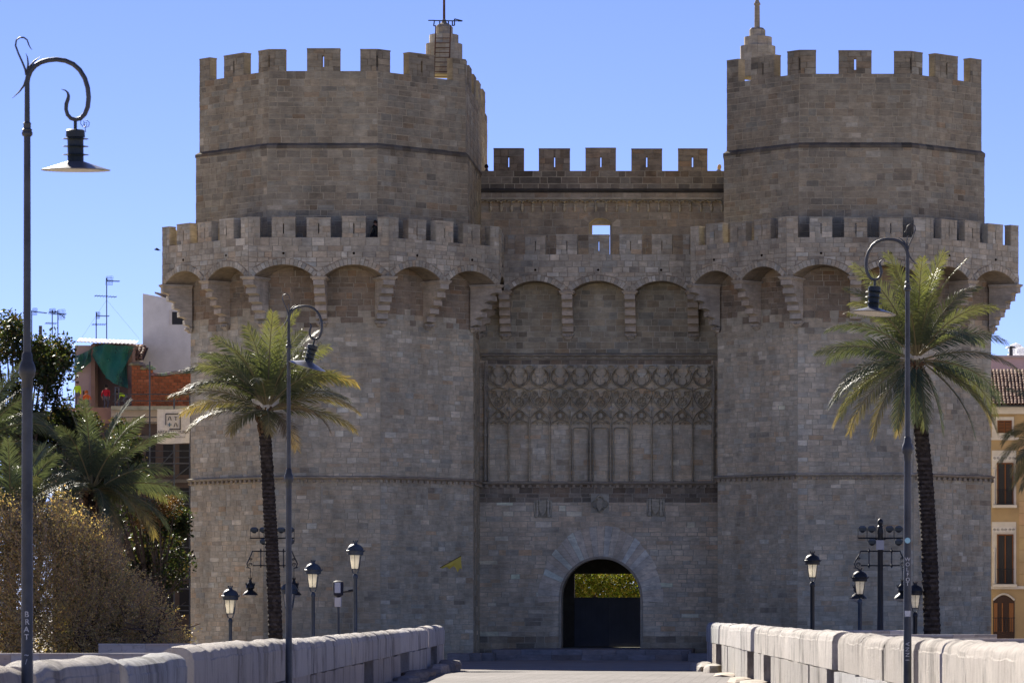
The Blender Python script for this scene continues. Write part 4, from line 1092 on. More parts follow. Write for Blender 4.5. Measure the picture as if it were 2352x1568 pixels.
# ------------------------------------------------------------------ candelabra lamps with floodlights
def candelabra(label, dx, ytop, Y, box):
    rt_ = thing('candelabra_lamp', label, 'street lamp', (0, 0, 0), 'candelabra lamps with floodlights'); sc = Y/FO
    Z = lambda y: atz(y, Y)-GROUND
    X = lambda x: (x-2022)*sc
    zt = Z(ytop); I = M['iron']
    mb = MB(); mb.lathe([(.3, 0), (.3, .5), (.2, .7), (.17, 1.2), (.15, 2.5), (.13, zt-.75), (.15, zt-.72), (.14, zt-.62), (.11, zt-.4)], (0, 0, 0), 14); mb.build('post', I, rt_, True)
    mb = MB(); mb.lathe([(.11, zt-.4), (.14, zt-.38), (.09, zt-.33), (.13, zt-.24), (.14, zt-.15), (.10, zt-.05), (.02, zt)], (0, 0, 0), 10); mb.build('finial', I, rt_, True)
    y0, y1 = Z(1265), Z(1298)
    mb = MB(); mb.tube([(X(1977), 0, y0), (X(2067), 0, y0)], .035, 6); mb.tube([(X(1977), 0, y1), (X(2067), 0, y1)], .035, 6)
    for x in (1996, 2048):
        mb.tube([(X(x), 0, y1-.12), (X(x), 0, y0+.14)], .03, 6)
        for q in (y0, y1): mb.lathe([(.02, -.09), (.07, 0), (.02, .09)], (X(x), 0, q), 6)
    mb.build('arm_frame', I, rt_)
    for s in (-1, 1):
        q = X(2022+s*45); mb = MB()
        pts = [(q, y0+.03), (q+s*.06, y0-.15), (q+s*.22, y1+.28), (q+s*.30, y1+.1), (q+s*.24, y1-.1), (q+s*.1, y1-.14)]
        mb.tube([(a, 0, b) for a, b in pts], [.03, .03, .035, .035, .03, .02], 6)
        for cx, cz, r in ((q+s*.12, y1+.05, .11), (q+s*.09, y1+.32, .075)):
            mb.tube([(cx+math.cos(a)*r*(1-a/14), 0, cz+math.sin(a)*r*(1-a/14)) for a in [i*.6 for i in range(16)]], .02, 5)
        mb.tube([(q+s*.1, 0, y1-.14), (q+s*.34, 0, y1-.1)], .025, 5); mb.build('scroll', I, rt_)
        xx = q+s*.12; zt2 = y1-.2
        mb = MB(); mb.tube([(xx, 0, y1-.1), (xx, 0, zt2-.5)], .018, 5); mb.build('chain', I, rt_)
        hz = zt2-.5
        mb = MB(); mb.lathe([(.05, 0), (.10, -.02), (.07, -.08), (.10, -.2), (.22, -.32), (.23, -.5), (.14, -.58), (.16, -.62), (.30, -.72), (.40, -.84), (.41, -.88), (.35, -.88)], (xx, 0, hz), 16)
        for j in range(8):
            a = j*math.pi/4; mb.tube([(xx+.22*math.cos(a), .22*math.sin(a), hz-.36), (xx+.27*math.cos(a), .27*math.sin(a), hz-.2)], [.03, .01], 4)
            mb.tube([(xx+.06*math.cos(a), .06*math.sin(a), hz-.02), (xx+.1*math.cos(a), .1*math.sin(a), hz+.07)], [.02, .006], 4)
        mb.build('hanging_lamp', I, rt_, True)
        mb = MB(); mb.lathe([(.35, 0), (.30, -.08), (.18, -.14), (.03, -.16)], (xx, 0, hz-.87), 14, (.55, .52, .45)); mb.build('lamp_bowl', M['paint'], rt_, True)
    zb = Z(1235)
    mb = MB(); mb.tube([(X(1971), 0, zb), (X(2073), 0, zb)], .04, 6)
    for s in (-1, 1): mb.tube([(X(2022+s*30), 0, zb), (X(2022+s*12), 0, zb-.02), (X(2022), 0, zb-.2)], .04, 6)
    mb.build('floodlight_bar', I, rt_)
    for x, up in ((1981, 1), (2002, 1), (2043, 1), (2064, 1), (2003, -1), (2064, -1)):
        cx = X(x); cz = zb + (.36 if up > 0 else -.26)
        fl = MB(); fl.loft([(cx-.17, -.16), (cx+.17, -.16), (cx+.17, .16), (cx-.17, .16)], cz-.02, [(cx-.20, -.2), (cx+.20, -.2), (cx+.2, .2), (cx-.2, .2)], cz+.12, (.07, .085, .09))
        fl.loft([(cx-.2, -.2), (cx+.2, -.2), (cx+.2, .2), (cx-.2, .2)], cz+.122, [(cx-.1, -.1), (cx+.1, -.1), (cx+.1, .1), (cx-.1, .1)], cz+.22, (.12, .14, .15))
        fl.loft([(cx-.05, -.05), (cx+.05, -.05), (cx+.05, .05), (cx-.05, .05)], cz-.1, [(cx-.14, -.14), (cx+.14, -.14), (cx+.14, .14), (cx-.14, .14)], cz-.022, (.03, .035, .04))
        o = fl.build('floodlight', M['paint'], rt_)
        mb = MB(); zz = zb + (.0 if up > 0 else .0)
        for s in (-1, 1): mb.tube([(cx+s*.21, 0, zz), (cx+s*.21, 0, cz+.1)], .012, 4)
        mb.tube([(cx-.21, 0, zz+.005), (cx+.21, 0, zz+.005)], .012, 4)
        mb.build('yoke', I, o)
    if box:
        mb = MB(); mb.box(-.20, .17, -.32, -.14, Z(1262), Z(1240), (.42, .42, .42)); mb.build('control_box', M['paint'], rt_)
    rt_.location = (atx(dx, Y), Y, GROUND)
candelabra('dark candelabra lamp with floodlights right of the gate', 2022, 1190, 190.5, True)
candelabra('dark candelabra lamp with floodlights hidden behind the left palm trunk', 625, 1205, 214, False)
# ------------------------------------------------------------------ palms
def frond(parent, base, az, el, L, droop, col, tipcol, seed, npair=46, leafl=.5, twist=0.0, vee=.35):
    r = random.Random(seed); mb = MB()
    n = 14; pts = [Vector(base)]; e = el; dirs = []
    for i in range(n):
        s = (i+1)/n; e2 = el - droop*(s**1.6)
        d = Vector((math.cos(az)*math.cos(e2), math.sin(az)*math.cos(e2), math.sin(e2)))
        dirs.append(d); pts.append(pts[-1] + d*(L/n))
    dirs.append(dirs[-1])
    mb.tube(pts, [.05*(1-.85*i/n) for i in range(n+1)], 5, (.24, .20, .10))
    side0 = Vector((-math.sin(az), math.cos(az), 0)); roll = r.choice((-1, 1))*r.uniform(.35, 1.15)*abs(math.cos(az)) + r.uniform(-.2, .2)
    for k in range(npair):
        s = .12 + .88*(k+.5)/npair; f = s*n; i = min(int(f), n-1); p = pts[i].lerp(pts[i+1], f-i); t = dirs[i].lerp(dirs[i+1], f-i).normalized()
        upv = side0.cross(t); upv.normalize()
        if upv.z < 0: upv = -upv
        sd = side0*math.cos(roll) + upv*math.sin(roll); upr = upv*math.cos(roll) - side0*math.sin(roll)
        ll = leafl*(.55+.9*math.sin(math.pi*min(1, s*.93+.07))**.7)*r.uniform(.85, 1.15)
        for sg in (-1, 1):
            a = R(58 - 30*s) + r.uniform(-.08, .08)
            d = t*math.cos(a) + (sd*sg*math.cos(vee) + upr*math.sin(vee))*math.sin(a)
            d = (d + Vector((0, 0, -.16 - .2*r.random()))).normalized()
            w = t*(.027+.01*r.random())
            q = p + d*ll*.55; e_ = p + d*ll + Vector((0, 0, -.10*ll*r.uniform(.4, 1.6)))
            cm = s**1.5*r.uniform(.5, 1.2); cm = min(1, cm)
            b = r.uniform(.78, 1.2)
            c = tuple((col[j]*(1-cm)+tipcol[j]*cm)*b for j in range(3))
            mb.add([p-w*.6, p+w*.6, q+w, e_, q-w], [(0, 1, 2, 4), (4, 2, 3)], c)
    return mb.build('frond', M['palm'], parent)

FS = 1.0
def palm(label, trunk_pts, rad, crown, fronds, seed, group='palm trees', boots=True):
    """trunk_pts: world points bottom to top; fronds: list of (az, el, L, droop, kind)"""
    r = random.Random(seed)
    t = thing('palm_tree', label, 'palm tree', trunk_pts[0], group)
    if rad:
        P = [Vector(p) for p in trunk_pts]; n = len(P)-1; mb = MB(); N_ = 130; seg = 14; ring = []
        path = []
        for i in range(N_+1):
            f = i/N_*n; k = min(int(f), n-1); u = f-k
            p0 = P[max(k-1, 0)]; p1 = P[k]; p2 = P[k+1]; p3 = P[min(k+2, n)]
            path.append(.5*((2*p1) + (p2-p0)*u + (2*p0-5*p1+4*p2-p3)*u*u + (3*p1-p0-3*p2+p3)*u**3))
        vs = []; cols = []
        for i in range(N_+1):
            s = i/N_
            rr = rad*(1.12 - .2*s + (.12*max(0, 1-s*9))) * (1.0 + (.07 if i % 2 else -.03))
            for k in range(seg):
                a = 2*math.pi*(k+.5*((i//2) % 2))/seg
                q = rr*(1+r.uniform(-.05, .05))
                vs.append(path[i] + Vector((math.cos(a)*q, math.sin(a)*q, r.uniform(-.015, .015))))
        b0 = len(mb.v); mb.v.extend([tuple(v) for v in vs])
        for i in range(N_):
            for k in range(seg):
                mb.f.append([b0+i*seg+k, b0+i*seg+(k+1) % seg, b0+(i+1)*seg+(k+1) % seg, b0+(i+1)*seg+k])
                q = r.uniform(.6, 1.4)*(1.0 if i % 2 else .62); mb.c.append((.062*q, .050*q, .040*q))
        mb.build('trunk', M['trunk'], t)
        # swollen head of cut leaf bases
        mb = MB(); c = Vector(trunk_pts[-1])
        for j in range(70):
            a = r.uniform(0, 2*math.pi); z = r.uniform(-.9, .45); rr = rad*(1.0+.55*math.exp(-((z-.05)/.45)**2))
            p0 = c + Vector((math.cos(a)*rad*.6, math.sin(a)*rad*.6, z-.12)); p1 = c + Vector((math.cos(a)*rr, math.sin(a)*rr, z+.16))
            q = r.uniform(.5, 1.5); mb.tube([p0, p0.lerp(p1, .6)+Vector((0, 0, -.04)), p1], [.10, .09, .035], 5, (.12*q, .075*q, .042*q), .55)
        mb.build('leaf_bases', M['trunk'], t)
    c = Vector(crown)
    for i, (az, el, L, dr, kd) in enumerate(fronds):
        col, tip = {'g': ((.11, .13, .062), (.165, .17, .08)), 'y': ((.12, .135, .06), (.38, .28, .10)), 'b': ((.068, .09, .056), (.10, .122, .072)), 'd': ((.17, .13, .075), (.26, .19, .11)), 'v': ((.12, .15, .058), (.19, .19, .075))}[kd]
        bs = c + Vector((math.cos(az)*.16, math.sin(az)*.16, (.25 if el > .6 else .0)-.05))
        frond(t, bs, az, el, L*FS, dr, col, tip, seed*100+i, 66, .58)
    return t
def fan(r, n, L, upright, low, kinds, full=2*math.pi, deltas=.3):
    out = []
    for i in range(n):
        f = (i+.5)/n; az = i*2.39996 + r.uniform(-.2, .2)
        el = upright + (low-upright)*f + r.uniform(-.08, .08)
        out.append((az, el, L*(1.12-.2*f)*r.uniform(.88, 1.06), R(28)+R(42)*f*r.uniform(.7, 1.3), kinds[min(len(kinds)-1, int(f*len(kinds)))]))
    return out
r = random.Random(5)
YP = 187.0; FS = .912
g = at(635, 1470, YP); g.z = GROUND
fr = fan(r, 17, 4.4, R(86), R(40), 'vggg') + [
    (R(175), R(52), 4.9, R(70), 'g'), (R(183), R(30), 5.0, R(52), 'y'), (R(170), R(18), 4.6, R(48), 'y'), (R(195), R(8), 4.2, R(55), 'y'), (R(205), R(40), 4.6, R(75), 'b'),
    (R(5), R(44), 4.9, R(72), 'y'), (R(-12), R(24), 5.0, R(62), 'y'), (R(8), R(6), 4.6, R(46), 'y'), (R(-30), R(12), 4.3, R(70), 'd'), (R(20), R(50), 4.6, R(80), 'b'), (R(-80), R(-10), 2.6, R(50), 'y'),
    (R(225), R(-6), 2.6, R(55), 'y'), (R(-50), R(-20), 3.4, R(45), 'd'), (R(150), R(38), 4.6, R(60), 'g'), (R(30), R(34), 4.6, R(60), 'g'), (R(165), R(62), 4.4, R(60), 'g'), (R(200), R(60), 4.2, R(50), 'b')]
palm('date palm with upright fronds in front of the left tower', [g, at(628, 1330, YP), at(618, 1150, YP), at(607, 960, YP)], .30, at(614, 938, YP), fr, 1)
YP = 188.0; FS = .904
g = at(2143, 1470, YP); g.z = GROUND
fr = fan(r, 20, 5.4, R(86), R(34), 'vgggb') + [
    (R(178), R(22), 5.2, R(40), 'g'), (R(185), R(5), 4.9, R(75), 'g'), (R(172), R(-5), 5.2, R(55), 'b'), (R(190), R(-18), 5.6, R(50), 'y'), (R(200), R(-28), 5.4, R(45), 'y'), (R(215), R(-40), 4.9, R(40), 'y'),
    (R(0), R(18), 5.3, R(55), 'g'), (R(-6), R(0), 5.0, R(65), 'b'), (R(10), R(-10), 5.2, R(60), 'g'), (R(-15), R(-22), 5.8, R(50), 'g'), (R(-30), R(-34), 5.3, R(42), 'b'), (R(-50), R(-52), 4.2, R(30), 'b'),
    (R(-95), R(-55), 3.6, R(28), 'b'), (R(-120), R(-45), 4.2, R(38), 'b'), (R(-75), R(-60), 3.8, R(25), 'g'), (R(165), R(30), 5.0, R(70), 'b'), (R(15), R(35), 5.0, R(60), 'b'), (R(195), R(-12), 5.2, R(60), 'g'), (R(5), R(-18), 5.2, R(58), 'y'), (R(240), R(-50), 4.4, R(34), 'y')]
palm('date palm with drooping fronds behind the graffiti lamp post', [g, at(2136, 1300, YP), at(2124, 1080, YP), at(2100, 850, YP)], .36, at(2106, 825, YP), fr, 2)
YP = 196.0; FS = 1.0
g = at(215, 1500, YP); g.z = GROUND
fr = fan(r, 26, 4.3, R(80), R(-15), 'bbbgb') + [(R(-70), R(10), 4.3, R(95), 'b'), (R(-40), R(5), 4.5, R(85), 'y'), (R(-20), R(-5), 4.3, R(70), 'y'), (R(-100), R(20), 4, R(90), 'b'), (R(0), R(18), 4.6, R(50), 'b'), (R(190), R(30), 4, R(60), 'b'), (R(-55), R(-25), 4.2, R(50), 'd')]
palm('grey green palm rising behind the brown shrub', [g, at(214, 1400, YP), at(212, 1250, YP), at(212, 1150, YP)], .34, at(212, 1125, YP), fr, 3)
YP = 190.0
g = at(20, 1500, YP); g.z = GROUND
fr = fan(r, 30, 3.9, R(82), R(-5), 'bgbb')
palm('low green palm behind the foreground lamp post at the left edge', [g, at(22, 1400, YP), at(24, 1300, YP), at(26, 1235, YP)], .3, at(26, 1210, YP), fr, 4)
YP = 199.0
g = at(-70, 1500, YP); g.z = GROUND
fr = fan(r, 24, 4.2, R(75), R(-10), 'bgb') + [(R(0), R(45), 4.4, R(80), 'b'), (R(-15), R(25), 4.3, R(60), 'b')]
palm('palm mostly cut off by the left edge of the picture', [g, at(-68, 1350, YP), at(-66, 1150, YP), at(-64, 1060, YP)], .33, at(-62, 1040, YP), fr, 5)
YP = 200.0
g = at(2480, 1500, YP); g.z = GROUND
fr = fan(r, 20, 4.3, R(75), R(-10), 'vgg') + [(R(178), R(30), 4.6, R(95), 'v'), (R(190), R(10), 4.2, R(90), 'y'), (R(170), R(45), 4.6, R(105), 'g'), (R(185), R(-5), 3.8, R(70), 'g'), (R(200), R(22), 4.4, R(100), 'y')]
palm('sunlit palm reaching in from the right edge of the picture', [g, at(2482, 1350, YP), at(2484, 1150, YP), at(2486, 1060, YP)], .33, at(2486, 1030, YP), fr, 6)

# ------------------------------------------------------------------ broadleaf trees and shrubs
def leaf_cloud(mb, r, clumps, per, size, cols, ar=.5, rad=.7):
    for (c, cr) in clumps:
        tint = r.uniform(.7, 1.3)
        for k in range(per):
            v = Vector((r.gauss(0, 1), r.gauss(0, 1), r.gauss(0, 1))); v.normalize(); v *= cr*(r.random()**.45)
            p = c + v
            d = Vector((r.gauss(0, 1), r.gauss(0, 1), r.gauss(0, .8))); d.normalize()
            n = Vector((r.gauss(0, 1), r.gauss(0, 1), r.gauss(.6, 1))); w = d.cross(n)
            if w.length < 1e-3: continue
            w.normalize(); s = size*r.uniform(.6, 1.35); w *= s*ar*.5
            q = cols[r.randrange(len(cols))]; b = tint*r.uniform(.75, 1.25)
            mb.add([p, p+d*s*.5+w, p+d*s, p+d*s*.5-w], [(0, 1, 2, 3)], (q[0]*b, q[1]*b, q[2]*b))
def grow(mb, r, p, d, L, rad, depth, tips, spread=.6, up=.25, nb=3):
    n = 4; pts = [p]; q = Vector(p); dd = Vector(d)
    for i in range(n):
        dd = (dd + Vector((r.gauss(0, .13), r.gauss(0, .13), r.gauss(up*.15, .08)))).normalized(); q = q + dd*(L/n); pts.append(Vector(q))
    mb.tube(pts, [rad*(1-.5*i/n) for i in range(n+1)], 6 if rad > .04 else 4, (1, 1, 1))
    if depth == 0: tips.append(pts[-1]); tips.append(pts[-2]); return
    for k in range(nb):
        i = r.choice((2, 3, 4)); a = dd + Vector((r.gauss(0, spread), r.gauss(0, spread), r.gauss(up, spread*.7))); a.normalize()
        grow(mb, r, pts[i], a, L*r.uniform(.6, .85), rad*.55, depth-1, tips, spread, up, nb)
DARK = [(.028, .045, .016), (.036, .055, .018), (.022, .034, .014), (.05, .06, .022), (.075, .055, .025)]
def tree(name, label, base, h, clumps, per, size, cols, seed, trunk_h, group=None, ar=.5, cat='tree', nb=3, depth=2, rad=.22):
    r = random.Random(seed); t = thing(name, label, cat, base, group)
    mb = MB(); tips = []; b = Vector(base)
    grow(mb, r, b, Vector((0, 0, 1)), trunk_h, rad, depth, tips, .55, .3, nb)
    for c, cr in clumps[::3]: mb.tube([b+Vector((0, 0, trunk_h*.8)), (b+Vector((0, 0, trunk_h)).lerp(c, .0)).lerp(c, .5)+Vector((0, 0, .3)), c], [rad*.45, rad*.3, rad*.1], 5)
    mb.build('trunk', M['bark'], t)
    mb = MB(); leaf_cloud(mb, r, clumps, per, size, cols, ar); mb.build('crown', M['leaf'], t)
    return t
def clump_field(r, boxes, Y, dep, cr):
    """scatter clump centres in image pixel rectangles (x0,x1,y0,y1,count)"""
    out = []
    for (xa, xb, ya, yb, n) in boxes:
        for _ in range(n):
            out.append((at(r.uniform(xa, xb), r.uniform(ya, yb), Y + r.uniform(-dep, dep)), cr*r.uniform(.6, 1.3)))
    return out
r = random.Random(77)
b = at(40, 1480, 204); b.z = GROUND
tree('evergreen_tree', 'dark glossy evergreen tree behind the foreground lamp post', b, 12,
     clump_field(r, [(-40, 150, 790, 1000, 46), (-20, 40, 745, 800, 8), (60, 160, 780, 860, 14), (60, 190, 955, 1060, 20), (-40, 120, 960, 1150, 30)], 206, 2.2, .75), 210, .24, DARK, 8, 6.0, rad=.3)
b = at(350, 1480, 212); b.z = GROUND
tree('evergreen_tree', 'dark evergreen tree between the grey green palm and the left tower', b, 9,
     clump_field(r, [(150, 300, 968, 1080, 22), (200, 330, 1030, 1180, 30), (300, 425, 1170, 1340, 38), (250, 400, 1300, 1420, 22)], 212, 2.0, .7), 190, .22, DARK, 9, 3.0, rad=.2, depth=1)
b = at(372, 1480, 210); b.z = GROUND
tree('shrub', 'rust brown shrub top beside the left tower', b, 6, clump_field(r, [(325, 405, 1140, 1200, 16)], 210, .9, .55), 150, .13, [(.16, .085, .035), (.12, .07, .03), (.2, .11, .05)], 10, 3.5, cat='shrub', rad=.1)
# big bare brown shrub: fine twigs with sparse yellow leaves
b = at(130, 1495, 188); b.z = GROUND
t = thing('brown_shrub', 'big twiggy brown shrub with sparse yellow leaves at lower left', 'shrub', b)
r = random.Random(15); mb = MB(); tips = []
for k in range(9):
    bb = b + Vector((r.uniform(-4.2, 4.4), r.uniform(-1.5, 1.5), 0))
    a = Vector((bb.x-b.x, 0, 0))*.11 + Vector((r.gauss(0, .2), r.gauss(0, .3), 1.0)); a.normalize()
    mb = MB(); grow(mb, r, bb, a, r.uniform(1.6, 2.3), .11, 2, tips, .7, .12, 3); mb.build('branch', M['bark'], t)
tw = MB(); lf = MB(); cx, cz = 130.0, 1500.0
LC = [(.44, .34, .17), (.52, .38, .18), (.38, .31, .15), (.58, .44, .19), (.34, .31, .14), (.50, .32, .17)]
def inside(x, y):   # outline of the shrub in image pixels
    pts = [(-60, 1160), (60, 1160), (140, 1160), (190, 1185), (240, 1235), (290, 1300), (340, 1360), (390, 1420), (430, 1480), (440, 1520)]
    for (xa, ya), (xb, yb) in zip(pts[:-1], pts[1:]):
        if xa <= x <= xb: return y > ya + (yb-ya)*(x-xa)/(xb-xa)
    return False
cnt = 0
while cnt < 8000:
    x, y = r.uniform(-60, 440), r.uniform(1150, 1500)
    if not inside(x, y + r.uniform(-26, 14) + 14*math.sin(x*.06) + 8*math.sin(x*.17)): continue
    cnt += 1
    Y = 188 + r.uniform(-2.4, 2.4); p = at(x, y, Y)
    o = p - (b + Vector((0, 0, 1.2))); o.normalize()
    d = (o + Vector((r.gauss(0, .45), r.gauss(0, .45), r.gauss(.1, .4)))).normalized(); L = r.uniform(.35, .95) if r.random() < .93 else r.uniform(1.0, 1.7)
    q = p + d*L*.5 + Vector((r.gauss(0, .04), r.gauss(0, .04), r.gauss(0, .04))); e = p + d*L
    g_ = r.uniform(.7, 1.5)
    tw.tube([p, q, e], [.008, .006, .002], 3, (.27*g_, .225*g_, .19*g_))
    dens = 5 if r.random() < .8 else 9
    for k in range(dens):
        f = r.random(); c = p.lerp(e, f) + Vector((r.gauss(0, .10), r.gauss(0, .10), r.gauss(0, .10)))
        dd = Vector((r.gauss(0, 1), r.gauss(0, 1), r.gauss(0, 1))).normalized(); n = dd.orthogonal().normalized()*.036
        s = r.uniform(.08, .16); cc = LC[r.randrange(6)]; bq = r.uniform(.7, 1.35)
        lf.add([c, c+dd*s*.5+n, c+dd*s, c+dd*s*.5-n], [(0, 1, 2, 3)], (cc[0]*bq, cc[1]*bq, cc[2]*bq))
inn = []
for k in range(190):
    x, y = r.uniform(-60, 420), r.uniform(1200, 1500)
    if inside(x+18, y-38): inn.append((at(x, y, 188.6 + r.uniform(-1.2, 1.6)), r.uniform(.5, .8)))
leaf_cloud(lf, r, inn, 75, .2, [(.17, .15, .075), (.21, .17, .085), (.14, .135, .06)])  # dark olive inner leaves, added to back gaps that let light through
M['twig'] = plain_mat('dry_twig', (1, 1, 1), .9, 0, .2, 3, 0, .2, useattr=True)
tag(tw.build('twigs', M['twig'], t), kind='stuff'); tag(lf.build('leaves', M['leaf'], t), kind='stuff')
# sunlit trees in the square beyond the gate passage
r = random.Random(19); YQ = 262.0
b = at(1400, 1440, YQ); b.z = GROUND
tree('square_tree', 'sunlit yellow green tree seen through the gate passage', b, 6,
     clump_field(r, [(1290, 1500, 1300, 1385, 70)], YQ, 1.6, .8), 170, .2, [(.12, .16, .015), (.15, .17, .02), (.09, .13, .015), (.24, .20, .03)], 20, 2.5, rad=.12)
b = at(1330, 1440, YQ+5); b.z = GROUND
tree('square_tree', 'deep green tree on the left of the view through the gate passage', b, 6,
     clump_field(r, [(1270, 1520, 1280, 1400, 80)], YQ+5, 1.4, .9), 170, .24, [(.08, .13, .012), (.10, .15, .012), (.06, .10, .012)], 21, 2.5, rad=.12)
# ------------------------------------------------------------------ buildings behind the left tower
rnd.seed(81)
def rbox(mb, xa, xb, ya, yb, Y, dep, col): mb.box(atx(xa, Y), atx(xb, Y), Y, Y+dep, atz(yb, Y), atz(ya, Y), col)
YL = 262.0
# white rendered house with sloping parapet
wh = thing('white_house', 'tall white rendered house side wall beside the left tower', 'house', at(400, 1490, 268)); wh.location.z = GROUND; ORG[wh.name].z = GROUND
Y = 268.0; x0, x1 = atx(328, Y), atx(500, Y); zl, zr = atz(674, Y), atz(706, Y)
mb = MB(); f0 = (0, Y, 1, 0, 0, -1, 1)
mb.extr(f0, [(x0, GROUND), (x1, GROUND), (x1, zr), (x0, zl)], 0, -9, (.60, .60, .62)); mb.build('wall', M['paint'], wh)
mb = MB(); mb.extr(f0, [(x0+.7, zl+.05), (x1, zr-.05), (x1, zr+.18), (x0+.7, zl+.16)], -.6, -8, (.22, .17, .14)); mb.build('roof', M['paint'], wh)
mb = MB(); rbox(mb, 391, 425, 716, 745, Y-.02, .3, (.03, .033, .04)); mb.build('window', M['paint'], wh)
mb = MB(); rbox(mb, 388, 395, 712, 746, Y-.06, .3, (.55, .53, .52)); mb.build('window_frame', M['paint'], wh)
# half demolished rooftop with netting
ro = thing('ruined_rooftop', 'half demolished brown rooftop room draped with green netting', 'building', at(240, 1490, 264)); ro.location.z = GROUND; ORG[ro.name].z = GROUND
Y = 264.0
mb = MB(); rbox(mb, 172, 212, 793, 1500, Y, 6, (.36, .27, .25)); mb.build('side_wall', M['paint'], ro)
mb = MB(); rbox(mb, 212, 300, 788, 935, Y+1.5, 5, (.17, .12, .095)); mb.build('back_wall', M['paint'], ro)
for xa, xb in ((209, 218), (294, 304)):
    mb = MB(); rbox(mb, xa, xb, 790, 935, Y-.2, 1.2, (.24, .155, .115)); mb.build('brick_pier', M['paint'], ro)
mb = MB(); rbox(mb, 190, 202, 897, 935, Y-.03, .2, (.07, .05, .04)); mb.build('doorway', M['paint'], ro)
# corrugated sheet roof
mb = MB(); n = 44; vs = []
for k in range(n+1):
    x = 176+(312-176)*k/n; wv = 1.3*math.sin(k*2.1)
    a = at(x, 783+ (x-176)*.045 + wv, Y-1.0); b = at(x+6, 776+(x-176)*.045 + wv*.6, Y+4); vs += [a, b, a+Vector((0, 0, -.06)), b+Vector((0, 0, -.06))]
mb.add(vs, [(4*k, 4*k+4, 4*k+5, 4*k+1) for k in range(n)] + [(4*k, 4*k+2, 4*k+6, 4*k+4) for k in range(n)], (.66, .64, .64)); mb.build('corrugated_roof', M['paint'], ro)
# tiled roof strip beside it
TILE = MB(); q = []
for k in range(7): a = math.pi*k/6; q.append((.11*math.cos(a), .10*math.sin(a)))
vs = [(x, 0, z) for x, z in q] + [(x*.85, .42, z*.85) for x, z in q] + [(x*.8, 0, z*.72) for x, z in q]
TILE.add(vs, [(k, k+1, 8+k, 7+k) for k in range(6)] + [(k, 14+k, 15+k, k+1) for k in range(6)], (1, 1, 1))
def tile_mat():
    m, nt, b = new_mat('terracotta_tile'); oi = nt.nodes.new('ShaderNodeObjectInfo')
    c = ramp(nt, oi.outputs['Random'], [(0, (.13, .075, .052)), (.5, (.24, .13, .085)), (1, (.34, .215, .15))])
    c = mixc(nt, .8, c, ramp(nt, noise(nt, 5, 5, .7), [(.3, .55), (.65, 1.2)]), 'MULTIPLY')
    nt.links.new(c, b.inputs['Base Color']); b.inputs['Roughness'].default_value = .9; return m
M['tile'] = tile_mat()
TILE_ME = TILE.build('tile_form', M['tile']).data; bpy.data.objects.remove(bpy.data.objects['tile_form'])
def tile_roof(parent, x0, x1, Y0, z0, run, rise, pitch_x, pitch_s):
    L = math.hypot(run, rise); sl = math.atan2(rise, run); nx = int((x1-x0)/pitch_x); ns = int(L/pitch_s)
    mb = MB(); mb.add([(x0, Y0, z0-.03), (x1, Y0, z0-.03), (x1, Y0+run, z0+rise-.03), (x0, Y0+run, z0+rise-.03)], [(0, 1, 2, 3)], (.075, .05, .04)); mb.build('roof_bed', M['paint'], parent)
    for j in range(ns):
        for i in range(nx):
            s = j*pitch_s; o = link(TILE_ME, 'roof_tile', parent)
            o.location = Vector((x0+(i+.5)*pitch_x + rnd.uniform(-.015, .015), Y0 + math.cos(sl)*s, z0 + math.sin(sl)*s + rnd.uniform(0, .02))) - org(parent)
            o.rotation_euler = (sl-.04, rnd.uniform(-.05, .05), rnd.uniform(-.03, .03)); o.scale = (pitch_x/.24, pitch_s/.36, 1.1)
a = at(270, 826, 266); c2 = at(330, 826, 266)
tile_roof(ro, a.x, c2.x, 266, a.z, 2.6, 1.25, .27, .42)
# green safety netting
def net_mat():
    m, nt, b = new_mat('green_netting'); b.inputs['Base Color'].default_value = (.01, .14, .105, 1); b.inputs['Roughness'].default_value = .7
    tr = nt.nodes.new('ShaderNodeBsdfTransparent'); mx = nt.nodes.new('ShaderNodeMixShader')
    f = ramp(nt, noise(nt, 1.2, 4, .6), [(.3, .35), (.7, .05)]); nt.links.new(f, mx.inputs[0])
    nt.links.new(b.outputs[0], mx.inputs[1]); nt.links.new(tr.outputs[0], mx.inputs[2]); nt.links.new(mx.outputs[0], nt.nodes['Material Output'].inputs[0]); return m
M['net'] = net_mat()
nt_ = thing('safety_net', 'torn green safety netting hanging from the ruined rooftop', 'netting', at(240, 900, 263))
def net(top, bot, Y, nu=16, nv=9):
    mb = MB(); vs = []
    for j in range(nv+1):
        for i in range(nu+1):
            u = i/nu; v = j/nv
            f = u*(len(top)-1); k = min(int(f), len(top)-2); w = f-k
            tx = top[k][0]*(1-w)+top[k+1][0]*w; ty = top[k][1]*(1-w)+top[k+1][1]*w; bx = bot[k][0]*(1-w)+bot[k+1][0]*w; by = bot[k][1]*(1-w)+bot[k+1][1]*w
            p = at(tx*(1-v)+bx*v + 1.5*math.sin(9*u+5*v), ty*(1-v)+by*v, Y + .22*math.sin(14*u+2*v)+.15*math.sin(5*u-6*v)); vs.append(p)
    mb.add(vs, [(j*(nu+1)+i, j*(nu+1)+i+1, (j+1)*(nu+1)+i+1, (j+1)*(nu+1)+i) for j in range(nv) for i in range(nu)]); return mb.build('net_sheet', M['net'], nt_, True)
net([(169, 818), (190, 812), (212, 798)], [(168, 856), (188, 852), (208, 830)], 263.4)
net([(212, 797), (240, 790), (270, 793), (311, 795)], [(214, 818), (236, 858), (266, 884), (304, 806)], 263.1)
net([(240, 812), (262, 812), (292, 806)], [(244, 868), (262, 880), (293, 892)], 263.6)
